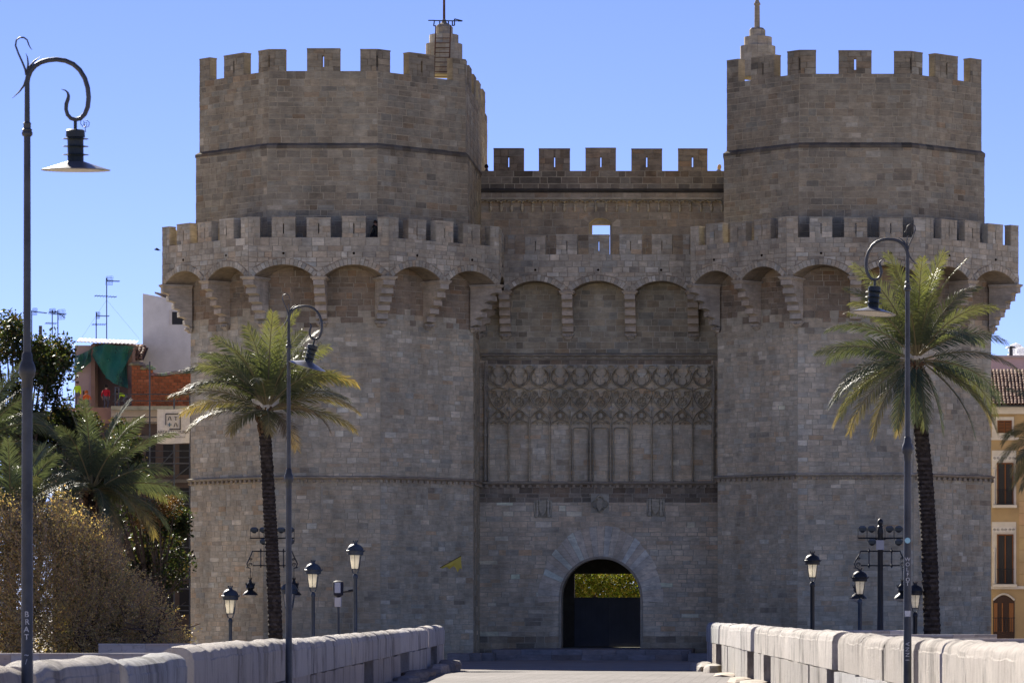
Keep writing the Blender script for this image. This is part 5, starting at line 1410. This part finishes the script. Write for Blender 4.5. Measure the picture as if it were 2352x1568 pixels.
# terracotta block wall under construction
br = thing('brick_wall', 'unfinished orange hollow brick wall with ragged top', 'wall', at(360, 935, YL-.5))
bf = frame((atx(302, YL), YL), (atx(460, YL), YL)); recs = []; bw = bf[6]
tb = tone((.36, .115, .05), .12, .1, .04, 0)
prof = [(302, 838), (327, 838), (328, 848), (340, 843), (352, 850), (352, 862), (375, 862), (400, 858), (425, 856), (460, 856)]
def btop(u):
    x = 302 + u/bw*158
    for (xa, ya), (xb, yb) in zip(prof[:-1], prof[1:]):
        if xa <= x <= xb: return atz(ya+(yb-ya)*(x-xa)/max(1e-6, xb-xa), YL)
    return atz(856, YL)
z = atz(934, YL); row = 0
while z < atz(838, YL):
    u = -(row % 2)*.2
    while u < bw:
        a, b = max(0, u+.01), min(bw, u+.39)
        if b-a > .05 and btop((a+b)/2) > z+.1: recs.append((bf, [(a, z+.01), (b, z+.01), (b, z+.19), (a, z+.19)], tb(), rnd.gauss(0, .008)))
        u += .4
    z += .2; row += 1
lay(recs, br, M['cloth'], rank=lambda r: parea(r), limit=250, name='brick')
mb = MB(); n = 40; pts = [(bw*i/n) for i in range(n+1)]
poly = [(0, atz(936, YL))] + [(bw, atz(936, YL))] + [(u, btop(u)-.02) for u in reversed(pts)]
mb.extr(bf, poly, -.02, -.3, (.22, .12, .08)); mb.build('mortar_bed', M['mortar'], br)
mb = MB()
for i in range(26):
    u = bw*(i+.5)/26; mb.lathe([(.02, -.05), (.3, 0), (.26, .13), (.1, .2)], (fp(bf, u, 0)[0], YL+.08, btop(u)-.02), 6, tuple(x*rnd.uniform(.7, 1.2) for x in (.27, .24, .2)))
mb.build('mortar_crust', M['mortar'], br)
# terrace block in front with dark storeys
te = thing('scaffolded_house', 'dark house under repair below the terrace, behind scaffolding', 'house', at(350, 1490, 257)); te.location.z = GROUND; ORG[te.name].z = GROUND
Y = 257.0
mb = MB(); rbox(mb, 255, 480, 932, 941, Y-.6, 6, (.34, .30, .25)); mb.build('terrace_slab', M['mortar'], te)
mb = MB(); rbox(mb, 255, 480, 941, 972, Y, 5, (.42, .345, .26)); mb.build('frieze', M['paint'], te)
mb = MB(); rbox(mb, 120, 480, 972, 1500, Y+.4, 5, (.085, .06, .048)); mb.build('wall', M['paint'], te)
mb = MB(); rbox(mb, 120, 256, 936, 972, Y+.42, 5, (.30, .17, .12)); mb.build('brick_infill', M['paint'], te)
for k, y in enumerate((1020, 1120, 1230, 1340)):
    for xa in (335, 375, 412):
        mb = MB(); rbox(mb, xa, xa+22, y, y+70, Y+.38, .3, (.018, .017, .018)); mb.build('window', M['paint'], te)
    mb = MB(); rbox(mb, 255, 480, y-20, y-12, Y+.2, .4, (.13, .115, .10)); mb.build('floor_band', M['paint'], te)
# scaffolding
sc_ = thing('scaffold', 'grey tubular scaffolding between the trees and the left tower', 'scaffold', at(380, 1490, 254)); sc_.location.z = GROUND; ORG[sc_.name].z = GROUND
Y = 254.0
for x in (344, 400, 436):
    mb = MB(); mb.tube([at(x, 830 if x == 344 else 905, Y), at(x, 1500, Y)], .05, 6); mb.build('standard', M['grey_iron'], sc_)
for y in (905, 920, 958, 970, 1035, 1050, 1128, 1145, 1230, 1330, 1390):
    mb = MB(); mb.tube([at(258 if y < 960 else 325, y, Y), at(455, y, Y)], .035, 6); mb.build('ledger', M['grey_iron'], sc_)
for a_, b_ in (((350, 1090), (400, 1035)), ((345, 1140), (436, 1070)), ((350, 1340), (430, 1230))):
    mb = MB(); mb.tube([at(*a_, Y), at(*b_, Y)], .04, 6); mb.build('brace', M['grey_iron'], sc_)
for y in (1062, 1155, 1255, 1350, 1400):
    mb = MB(); mb.box(atx(330, Y), atx(455, Y), Y+.1, Y+1.2, atz(y, Y)-.06, atz(y, Y), (.10, .10, .11)); mb.build('deck', M['paint'], sc_)
for x in (265, 273):
    mb = MB(); mb.tube([at(x, 938, Y+3), at(x, 888, Y+3)], .04, 6); mb.build('guard_post', M['grey_iron'], sc_)
mb = MB(); mb.tube([at(265, 891, Y+3), at(273, 889, Y+3)], .05, 6); mb.build('guard_post', M['grey_iron'], sc_)
# banner
bn = thing('banner', 'pale company banner with black frame logo hung on the scaffolding', 'banner', at(398, 1018, 253.6))
Y = 253.6; mb = MB(); vs = []; nu, nv = 18, 14
for j in range(nv+1):
    for i in range(nu+1):
        u, v = i/nu, j/nv; vs.append(at(361+ (76-2*v)*u + 1.2*v*math.sin(3*u), 939+79*v+1.0*math.sin(5*u), Y + .05*math.sin(9*u+4*v)*v + .03*math.sin(7*v+u)))
mb.add(vs, [(j*(nu+1)+i, j*(nu+1)+i+1, (j+1)*(nu+1)+i+1, (j+1)*(nu+1)+i) for j in range(nv) for i in range(nu)], (.62, .57, .50)); mb.build('sheet', M['cloth'], bn, True)
B = lambda x, y: ((600+x*200/1742)/1.7415, (1620+y*180/1568)/1.7415)
def bar(xa, ya, xb, yb, mat, nm):
    (a0, b0), (a1, b1) = B(xa, ya), B(xb, yb); mb = MB(); mb.box(atx(a0, Y-.14), atx(a1, Y-.14), Y-.14, Y-.13, atz(b1, Y-.14), atz(b0, Y-.14), (.02, .02, .024) if mat is None else mat); mb.build(nm, M['paint'], bn)
bar(535, 285, 1070, 322, None, 'logo_frame'); bar(535, 322, 566, 690, None, 'logo_frame'); bar(1036, 322, 1070, 850, None, 'logo_frame'); bar(672, 815, 1036, 850, None, 'logo_frame')
bar(845, 390, 958, 412, None, 'logo_letter'); bar(886, 412, 916, 528, None, 'logo_letter')
bar(617, 660, 752, 690, (.03, .10, .15), 'logo_plus'); bar(668, 605, 700, 659, (.03, .10, .15), 'logo_plus'); bar(668, 691, 700, 748, (.03, .10, .15), 'logo_plus')
for cx, yt, yb_, hw in ((687, 385, 525, 70), (897, 612, 752, 75)):
    for s in (-1, 1):
        mb = MB(); f0 = (0, Y-.13, 1, 0, 0, -1, 1); P = []
        for px, py in ((cx+s*2, yt), (cx+s*22, yt), (cx+s*hw, yb_), (cx+s*(hw-34), yb_)): q = B(px, py); P.append((atx(q[0], Y-.13), atz(q[1], Y-.13)))
        mb.extr(f0, P if s < 0 else P[::-1], .01, 0, (.02, .02, .024)); mb.build('logo_letter', M['paint'], bn)
c = at(*B(800, 938), Y-.14); text_mesh('ARQUITECTURA', .265, M['black_ink'], bn, c, (R(90), 0, 0), 'lettering')
c = at(*B(800, 1105), Y-.14); text_mesh('www.ataestudioasociados.es', .135, M['black_ink'], bn, c, (R(90), 0, 0), 'lettering')
# television aerials
def aerial(label, dx, ytop, ybot, Y, elems, grid=None):
    t = thing('television_aerial', label, 'antenna', at(dx, ybot, Y), 'roof aerials')
    mb = MB(); mb.tube([at(dx, ybot, Y), at(dx, ytop, Y)], .035, 6); mb.build('mast', M['iron'], t)
    for (xa, ya, xb, yb, n, hl) in elems:
        mb = MB(); a, b = at(xa, ya, Y), at(xb, yb, Y); mb.tube([a, b], .025, 5)
        for k in range(n):
            p = a.lerp(b, (k+.5)/n); mb.tube([p+Vector((0, -hl, -hl*.25)), p+Vector((0, hl, hl*.25))], .012, 4)
        mb.build('boom', M['iron'], t)
    if grid:
        mb = MB(); x0_, x1_, y0_, y1_ = grid
        for k in range(6):
            f = k/5; mb.tube([at(x0_+(x1_-x0_)*.12+ (x1_-x0_)*.88*f, y0_, Y), at(x0_+(x1_-x0_)*.88*f, y1_, Y)], .01, 4); mb.tube([at(x0_+2, y0_+(y1_-y0_)*f, Y), at(x1_-1, y0_+(y1_-y0_)*f-1, Y)], .01, 4)
        mb.build('reflector', M['iron'], t)
S5 = lambda x, y: (x*.5102/1.7415, (1000+y*.5102)/1.7415)
aerial('tallest television aerial on the far roofs, with guy wires', 245, 638, 780, 268, [(245, 645, 275, 646, 14, .3), (217, 679, 268, 682, 8, .5)], (242, 260, 635, 655))
aerial('second television aerial beside the tallest one', 221, 716, 786, 268, [(221, 725, 251, 726, 10, .3), (211, 745, 243, 745, 8, .4)], (220, 230, 717, 732))
aerial('television aerial with pale reflector above the dark tree at left', 73, 713, 790, 266, [(73, 715, 108, 719, 12, .3)], (73, 86, 708, 724))
aerial('left one of the twin cluster aerials above the dark tree', 120, 712, 790, 266, [(112, 717, 130, 717, 8, .4), (104, 742, 130, 743, 8, .45)], (112, 128, 709, 722))
aerial('right one of the twin cluster aerials above the dark tree', 133, 712, 795, 266, [(122, 720, 152, 722, 12, .45), (126, 714, 150, 730, 5, .35)], (132, 150, 711, 734))
gw = MB()
for a_, b_ in (((244, 690), (186, 778)), ((246, 690), (320, 778))): gw.tube([at(*a_, 268), at(*b_, 268)], .006, 3)
gwo = [o for o in COL.objects if o.name.startswith('television_aerial')][0]; gw.build('guy_wire', M['iron'], gwo)
chp = thing('chimney_pipe', 'grey vent pipe on the roofs behind the foreground lamp post', 'pipe', at(93, 790, 266))
mb = MB(); mb.tube([at(93, 800, 266), at(93, 748, 266)], .11, 8); mb.tube([at(93, 790, 266), at(93, 770, 266)], .18, 8); mb.build('pipe', M['grey_iron'], chp)

# ------------------------------------------------------------------ ochre town house on the right
oc = thing('ochre_house', 'ochre town house with white window frames and tiled roof at the right edge', 'house', at(2330, 1490, 258)); oc.location.z = GROUND; ORG[oc.name].z = GROUND
Y = 258.0; WHT = (.60, .545, .46); OCH = (.40, .28, .14)
mb = MB(); rbox(mb, 2262, 2470, 935, 1500, Y, 10, OCH); mb.build('wall', M['paint'], oc)
mb = MB(); rbox(mb, 2262, 2470, 938, 950, Y-.25, .3, WHT); rbox(mb, 2262, 2470, 932, 938, Y-.45, .5, WHT); mb.build('cornice', M['paint'], oc)
mb = MB(); mb.tube([at(2262, 931, Y-.6), at(2470, 931, Y-.6)], .09, 8); mb.build('gutter', M['grey_iron'], oc)
mb = MB(); rbox(mb, 2278, 2329, 957, 1005, Y-.06, .1, WHT); mb.build('window_surround', M['paint'], oc)
def oc_window(xa, xb, ya, yb, leafs=2, dark=(.03, .028, .028)):
    mb = MB(); rbox(mb, xa, xb, ya, yb, Y-.075, .1, dark); w = mb.build('window', M['paint'], oc)
    mb = MB(); W = (.17, .065, .022)
    rbox(mb, xa, xa+3, ya, yb, Y-.13, .08, W); rbox(mb, xb-3, xb, ya, yb, Y-.13, .08, W); rbox(mb, xa+3, xb-3, ya, ya+3, Y-.13, .08, W)
    rbox(mb, (xa+xb)/2-1.5, (xa+xb)/2+1.5, ya+3, yb, Y-.125, .07, W)
    mb.build('sash', M['paint'], w); return w
w = oc_window(2291, 2324, 965, 994)
for k in range(2):
    mb = MB()
    for j in range(7): rbox(mb, 2295+k*15, 2306+k*15, 970+j*3.3, 972+j*3.3, Y-.15, .05, (.20, .08, .03))
    mb.build('shutter', M['paint'], w)
mb = MB(); rbox(mb, 2262, 2340, 1004, 1010, Y-.12, .15, WHT); mb.build('band', M['paint'], oc)
for (yo, y0_, y1_) in ((1048, 1062, 1158), (1212, 1226, 1340)):
    mb = MB(); rbox(mb, 2278, 2334, yo-14, y1_+8, Y-.05, .08, WHT); mb.build('window_surround', M['paint'], oc)
    mb = MB(); rbox(mb, 2280, 2331, yo-2, yo+10, Y-.09, .06, (.62, .58, .52)); fz = mb.build('frieze', M['paint'], oc)
    mb = MB(); cc = at(2306, yo+4, Y-.1)
    for s in (-1, 1):
        for q in (0, .28, .5):
            mb.tube([(cc.x+s*(q+.1+.09*math.cos(a)*(1-a/12)), cc.y, cc.z+.09*math.sin(a)*(1-a/12)) for a in [i*.7 for i in range(13)]], .012, 4, (.10, .09, .09))
    mb.build('scrollwork', M['paint'], fz)
    oc_window(2290, 2328, y0_, y1_)
    mb = MB(); x = atx(2284, Y-.15); mb.lathe([(.10, 0), (.10, .1), (.07, .15), (.06, 2.0), (.09, 2.05), (.10, 2.3)], (x, Y-.12, atz(y1_, Y)), 8, WHT); mb.build('pilaster', M['paint'], oc)
    mb = MB()
    for k in range(9): xx = 2291+k*4.4; mb.tube([at(xx, y1_-34, Y-.35), at(xx, y1_, Y-.35)], .012, 4)
    mb.tube([at(2289, y1_-34, Y-.35), at(2329, y1_-34, Y-.35)], .02, 5); mb.tube([at(2289, y1_-1, Y-.35), at(2329, y1_-1, Y-.35)], .02, 5); mb.build('balcony_rail', M['iron'], oc)
    mb = MB(); rbox(mb, 2280, 2336, y1_+1, y1_+7, Y-.5, .5, WHT); mb.build('sill', M['paint'], oc)
mb = MB(); f0 = (0, Y, 1, 0, 0, -1, 1)
arc = [(2281+49*(i/10), 1380-14*math.sin(math.pi*i/10)) for i in range(11)]
P = [(atx(x, Y), atz(y, Y)) for x, y in arc]
mb.extr(f0, [(atx(2281, Y), atz(1500, Y)), (atx(2330, Y), atz(1500, Y))] + P[::-1], .04, 0, (.055, .03, .02)); mb.build('door', M['paint'], oc)
mb = MB(); 
for xa, xb in ((2283, 2291), (2301, 2304), (2318, 2328)): rbox(mb, xa, xb, 1384, 1450, Y-.10, .06, (.24, .10, .035))
mb.build('door_leaf', M['paint'], oc)
mb = MB(); mb.tube([(x, Y-.08, z+.08) for x, z in P], .07, 6, WHT); mb.build('door_arch', M['paint'], oc)
mb = MB()
for k in range(11): mb.tube([at(2282+k*4.6, 1418, Y-.4), at(2282+k*4.6, 1450, Y-.4)], .012, 4)
mb.tube([at(2280, 1418, Y-.4), at(2332, 1418, Y-.4)], .02, 5); mb.build('balcony_rail', M['iron'], oc)
mb = MB(); rbox(mb, 2262, 2470, 1345, 1352, Y-.2, .25, WHT); mb.build('band', M['paint'], oc)
for k in range(12):
    y = 1010+28*k if k < 12 else 0
    mb = MB(); rbox(mb, 2341, 2470, y+1.0, y+27, Y-.05, .06, tuple(x*rnd.uniform(.95, 1.05) for x in (.46, .32, .17))); mb.build('rusticated_block', M['paint'], oc)
a = at(2262, 930, Y-.7); b2 = at(2420, 930, Y-.7)
tile_roof(oc, a.x, b2.x, Y-.75, a.z+.03, 5.2, 2.6, .235, .40)
pk = thing('pink_house', 'pale pink roof storey behind the tiled roof at the right edge', 'house', at(2330, 1490, 285)); pk.location.z = GROUND; ORG[pk.name].z = GROUND
Y = 285.0
mb = MB(); rbox(mb, 2255, 2500, 820, 1500, Y, 8, (.45, .34, .37)); mb.build('wall', M['paint'], pk)
mb = MB(); rbox(mb, 2250, 2500, 816, 821, Y-.3, 8.6, (.42, .36, .36)); mb.build('coping', M['paint'], pk)
ch = thing('chimney', 'small metal chimney with flat cap on the pink house', 'chimney', at(2322, 817, 286))
mb = MB(); mb.tube([at(2322, 818, 286), at(2322, 799, 286)], .13, 10); mb.build('flue', M['grey_iron'], ch)
mb = MB(); mb.lathe([(.4, 0), (.28, .09), (.05, .16)], at(2322, 799, 286), 10); mb.build('cap', M['grey_iron'], ch)
# one small cumulus low on the right
m, nt, b_ = new_mat('cloud_vapour'); b_.inputs['Base Color'].default_value = (.93, .93, .93, 1); b_.inputs['Roughness'].default_value = 1
tr = nt.nodes.new('ShaderNodeBsdfTranslucent'); tr.inputs[0].default_value = (.95, .95, .95, 1); mx = nt.nodes.new('ShaderNodeMixShader'); mx.inputs[0].default_value = .6
nt.links.new(b_.outputs[0], mx.inputs[1]); nt.links.new(tr.outputs[0], mx.inputs[2]); nt.links.new(mx.outputs[0], nt.nodes['Material Output'].inputs[0]); M['cloud'] = m
r = random.Random(3); mb = MB(); YC = 5000.0
for k in range(60):
    x = r.uniform(2275, 2480); top = 822 - 36*math.exp(-((x-2375)/55)**2) - 6*math.sin(x*.13)
    y = r.uniform(top+6, 850); c = at(x, y, YC + r.uniform(-40, 40)); rr = r.uniform(4, 10)
    mb.lathe([(.01, -rr), (rr*.7, -rr*.7), (rr, 0), (rr*.7, rr*.7), (.01, rr)], c, 10)
cl = tag(mb.build('cloud', M['cloud'], None, True), 'small white cumulus cloud low above the pink house', 'cloud')
# ------------------------------------------------------------------ people
SKIN = (.42, .26, .19)
def person(label, loc, face, joints, cols, hair, group=None, hold=None):
    """joints: name -> (x,y,z,r) in metres, facing -y; bones link them; face turns the figure"""
    bones = [('hip', 'waist'), ('waist', 'chest'), ('chest', 'neck'), ('neck', 'head'), ('head', 'crown')]
    for s in 'lr': bones += [('chest', s+'sho'), (s+'sho', s+'elb'), (s+'elb', s+'wri'), (s+'wri', s+'hand'), ('hip', s+'hip'), (s+'hip', s+'knee'), (s+'knee', s+'ank'), (s+'ank', s+'toe')]
    names = list(joints); idx = {n: i for i, n in enumerate(names)}
    me = bpy.data.meshes.new('body_skel'); me.from_pydata([joints[n][:3] for n in names], [(idx[a], idx[b]) for a, b in bones], [])
    ob = bpy.data.objects.new('body_skel', me); COL.objects.link(ob)
    sk = ob.modifiers.new('s', 'SKIN'); sk.use_smooth_shade = True; ss = ob.modifiers.new('ss', 'SUBSURF'); ss.levels = 1; ss.render_levels = 1
    for n in names: me.skin_vertices[0].data[idx[n]].radius = (joints[n][3],)*2
    me.skin_vertices[0].data[idx['hip']].use_root = True
    dg = bpy.context.evaluated_depsgraph_get(); bm_ = bpy.data.meshes.new_from_object(ob.evaluated_get(dg)); bpy.data.objects.remove(ob)
    t = thing('person', label, 'person', (0, 0, 0), group)
    mb = MB(); vs = [tuple(v.co) for v in bm_.vertices]
    J = {n: Vector(joints[n][:3]) for n in names}
    part = {'neck': 'skin', 'head': 'skin', 'crown': 'skin', 'waist': 'top', 'chest': 'top', 'hip': 'leg', 'toe': 'shoe'}
    fs, cc = [], []
    for p in bm_.polygons:
        c = Vector(p.center); best = min(names, key=lambda n: (J[n]-c).length - joints[n][3]*.8)
        key = part.get(best) or {'sho': 'top', 'elb': 'top', 'wri': cols.get('cuff', 'skin'), 'hand': 'skin', 'hip': 'leg', 'knee': 'leg', 'ank': 'leg', 'toe': 'shoe'}[best[1:]]
        mb.f.append(list(p.vertices)); mb.c.append(cols[key] if key in cols else SKIN)
    mb.v = vs
    mb.build('body', M['cloth'], t, True)
    h = J['head']; mb = MB(); cr = J['crown']; ax = (cr-h).normalized()
    mb.lathe([(.02, .145), (.075, .125), (.112, .05), (.118, -.02), (.105, hair[1]), (.08, hair[1]-.02)], (0, 0, 0), 12, hair[0])
    q = Vector((0, 0, 1)).rotation_difference(ax).to_matrix().to_4x4()
    mb.xform(Matrix.Translation(h + Vector((0, .022, .035))) @ q); mb.build('hair', M['cloth'], t, True)
    mb = MB(); fwd = Vector((0, -1, 0)); fwd = (fwd - ax*fwd.dot(ax)).normalized(); sd = ax.cross(fwd)
    mb.lathe([(.004, -.02), (.016, -.012), (.012, .02), (.004, .03)], h + fwd*.108 + ax*.005, 6, SKIN)
    for s in (-1, 1):
        mb.lathe([(.003, -.008), (.012, 0), (.003, .008)], h + fwd*.093 + sd*s*.036 + ax*.035, 6, (.03, .02, .02)); mb.lathe([(.005, -.03), (.02, 0), (.005, .03)], h + sd*s*.105, 6, SKIN)
    mb.lathe([(.004, -.004), (.022, 0), (.004, .004)], h + fwd*.092 - ax*.05, 6, (.30, .12, .10)); mb.build('face', M['cloth'], t, True)
    mb = MB()
    for s in 'lr':                       # fingers
        w, hd = J[s+'wri'], J[s+'hand']; d = (hd-w).normalized(); o1 = d.orthogonal().normalized(); o2 = d.cross(o1)
        for k in range(4):
            b = hd + d*.03 + o1*(.026*(k-1.5)); L = (.065, .075, .07, .055)[k]; mb.tube([b, b+d*L*.6, b+d*L*.9+o2*L*.4], [.010, .009, .006], 5, SKIN)
        mb.tube([hd+o1*.035, hd+o1*.06+d*.03, hd+o1*.055+d*.065], [.011, .01, .007], 5, SKIN)
    mb.build('fingers', M['cloth'], t, True)
    t.location = loc; t.rotation_euler = (0, 0, face)
    return t
def pose(h=1.72, lean=0.0, squat=0.0, arms=((.24, .02, .82), (-.24, .02, .82)), elbows=None, crouch=False, fem=False):
    """standing figure; lean in radians forward"""
    k = h/1.72; J = {}
    hipz = .93 - squat
    def up(z, y=0): return (0.0, y - math.sin(lean)*(z-.93), hipz + math.cos(lean)*(z-.93))
    for n, z, r in (('hip', .95, .135), ('waist', 1.10, .125 if fem else .14), ('chest', 1.33, .15), ('neck', 1.47, .058), ('head', 1.60, .098), ('crown', 1.69, .075)):
        x, y, zz = up(z); J[n] = (x*k, y*k, zz*k, r*k)
    for s, sg, a in (('l', 1, arms[0]), ('r', -1, arms[1])):
        c = up(1.38); J[s+'sho'] = (sg*.185*k, c[1]*k, c[2]*k, .062*k)
        w = Vector(a); sh = Vector((sg*.185, c[1], c[2])); e = sh.lerp(w, .5) + Vector((sg*.06, .07, -.05)) if elbows is None else Vector(elbows[0 if sg > 0 else 1])
        J[s+'elb'] = (*(e*k), .044*k); J[s+'wri'] = (*(w*k), .030*k); d = (w-e).normalized(); J[s+'hand'] = (*((w+d*.07)*k), .032*k)
        J[s+'hip'] = (sg*.095*k, 0, (hipz-.04)*k, .09*k)
        kn = Vector((sg*.11, -.08-squat*.9, .49-squat*.25)); J[s+'knee'] = (*(kn*k), .062*k)
        J[s+'ank'] = (sg*.11*k, .04*k, .09*k, .043*k); J[s+'toe'] = (sg*.12*k, -.14*k, .04*k, .038*k)
    return J
BLK = (.02, .02, .022); HAIR = (.018, .013, .01)
# rooftop workers: terrace top of the slab
zt = atz(932, 256.4)+.0
def on(dx, Y, z): return (atx(dx, Y), Y, z)
HV = (.55, .80, .03)
person('worker in a yellow high visibility shirt standing by the tree', on(178, 259.6, zt), R(160), pose(1.75), {'top': HV, 'leg': (.12, .12, .14), 'shoe': BLK}, ((.10, .07, .055), -.03), 'workers on the roof terrace')
person('worker in an orange top half hidden behind the tree', on(200, 259.0, zt-.3), R(200), pose(1.62, .45, .15), {'top': (.80, .16, .03), 'leg': (.12, .12, .14), 'shoe': BLK}, ((.5, .14, .03), -.06), 'workers on the roof terrace')
person('worker in a red shirt facing away on the terrace', on(243, 258.6, zt-.15), R(170), pose(1.70, .15, .1), {'top': (.48, .02, .03), 'leg': (.13, .12, .13), 'shoe': BLK}, (HAIR, -.04), 'workers on the roof terrace')
person('worker in a yellow shirt bending over near the brick wall', on(291, 258.2, zt), R(-78), pose(1.72, 1.35, .18, ((.2, -.62, .38), (-.2, -.58, .36)), ((.26, -.48, .62), (-.26, -.46, .62))), {'top': HV, 'leg': (.12, .12, .14), 'shoe': BLK}, (HAIR, -.04), 'workers on the roof terrace')
# visitors on the battlements
zw = zp - 1.22
person('dark haired visitor on the upper wall beside the left tower', on(1118, YW+1.0, zw), R(70), pose(1.66), {'top': (.05, .035, .04), 'leg': BLK, 'shoe': BLK}, (HAIR, -.06), 'visitors on the battlements')
person('blond visitor in a blue cardigan on the upper wall beside the right tower', on(1649, YW+1.0, zw), R(55), pose(1.66, .2, 0, ((.12, -.32, 1.10), (-.10, -.32, 1.10)), ((.27, -.08, 1.12), (-.27, -.08, 1.12)), fem=True), {'top': (.17, .22, .42), 'leg': (.1, .1, .12), 'shoe': BLK}, ((.55, .40, .22), -.16), 'visitors on the battlements')
person('visitor in dark green standing in a gap of the left tower parapet', on(863, 219.35, ZFL+.0), R(75), pose(1.78), {'top': (.035, .042, .04), 'leg': (.03, .03, .035), 'shoe': BLK, 'cuff': 'top'}, ((.05, .03, .02), -.04), 'visitors on the battlements')
person('visitor in black leaning in a gap of the left tower parapet', on(852, 219.3, ZFL-.15), R(100), pose(1.7, .3), {'top': (.014, .015, .018), 'leg': BLK, 'shoe': BLK, 'cuff': 'top'}, (HAIR, -.05), 'visitors on the battlements')
# walkway behind the upper wall
mb = MB(); mb.box(wx0, wx1, YW+.5, YW+2.2, zw-.35, zw-.01, (.40, .34, .28)); mb.build('walkway', M['mortar'], rear)

# ------------------------------------------------------------------ bird and odd yellow patch
bd = thing('bird', 'small dark bird flying left of the left tower', 'bird', at(361, 574, 190))
c = at(361, 574, 190); mb = MB(); mb.tube([c+Vector((-.14, 0, .02)), c+Vector((-.06, 0, .03)), c+Vector((.05, 0, 0)), c+Vector((.17, 0, -.02))], [.015, .045, .04, .008], 7, (.02, .018, .018)); mb.build('body', M['cloth'], bd, True)
for s in (-1, 1):
    mb = MB(); vs = [c+Vector((-.05, 0, .03)), c+Vector((-.02, s*.16, .10)), c+Vector((.03, s*.34, .05)), c+Vector((.06, s*.16, .06)), c+Vector((.06, 0, .02))]
    mb.add(vs, [(0, 1, 3, 4), (1, 2, 3)], (.02, .018, .018)); mb.build('wing', M['cloth'], bd)
pn = thing('yellow_patch', 'odd ragged yellow patch with an added slanting staff against the left tower', 'flag', at(1012, 1302, 218.6))  # yellow patch of unknown nature, built as cloth on an added staff
Yq = 219.3; mb = MB()
mb.tube([at(1040, 1292, 223.9), at(1038, 1292, Yq+.3)], .03, 6); mb.tube([at(1011, 1303, Yq), at(1059, 1276, Yq)], .03, 6); mb.build('staff', M['rust'], pn)
mb = MB(); vs = []; n = 12
for j in range(7):
    for i in range(n+1):
        u = i/n; v = j/6; tx, ty = 1013+46*u, 1302-25*u; dep = 3+44*u*(1-.45*abs(math.sin(11*u+.6)))*(1 if u < .85 else 1.0)
        bx, by = tx + 2*v - 12*v*(1-u), ty + dep*v*(.72 if u < .8 else .95)
        vs.append(at(tx*(1-v)+(bx)*v, by, Yq-.05+.12*math.sin(8*u+3*v)*v))
mb.add(vs, [(j*(n+1)+i, j*(n+1)+i+1, (j+1)*(n+1)+i+1, (j+1)*(n+1)+i) for j in range(6) for i in range(n)], (.85, .70, .14)); mb.build('cloth', M['leaf'], pn, True)
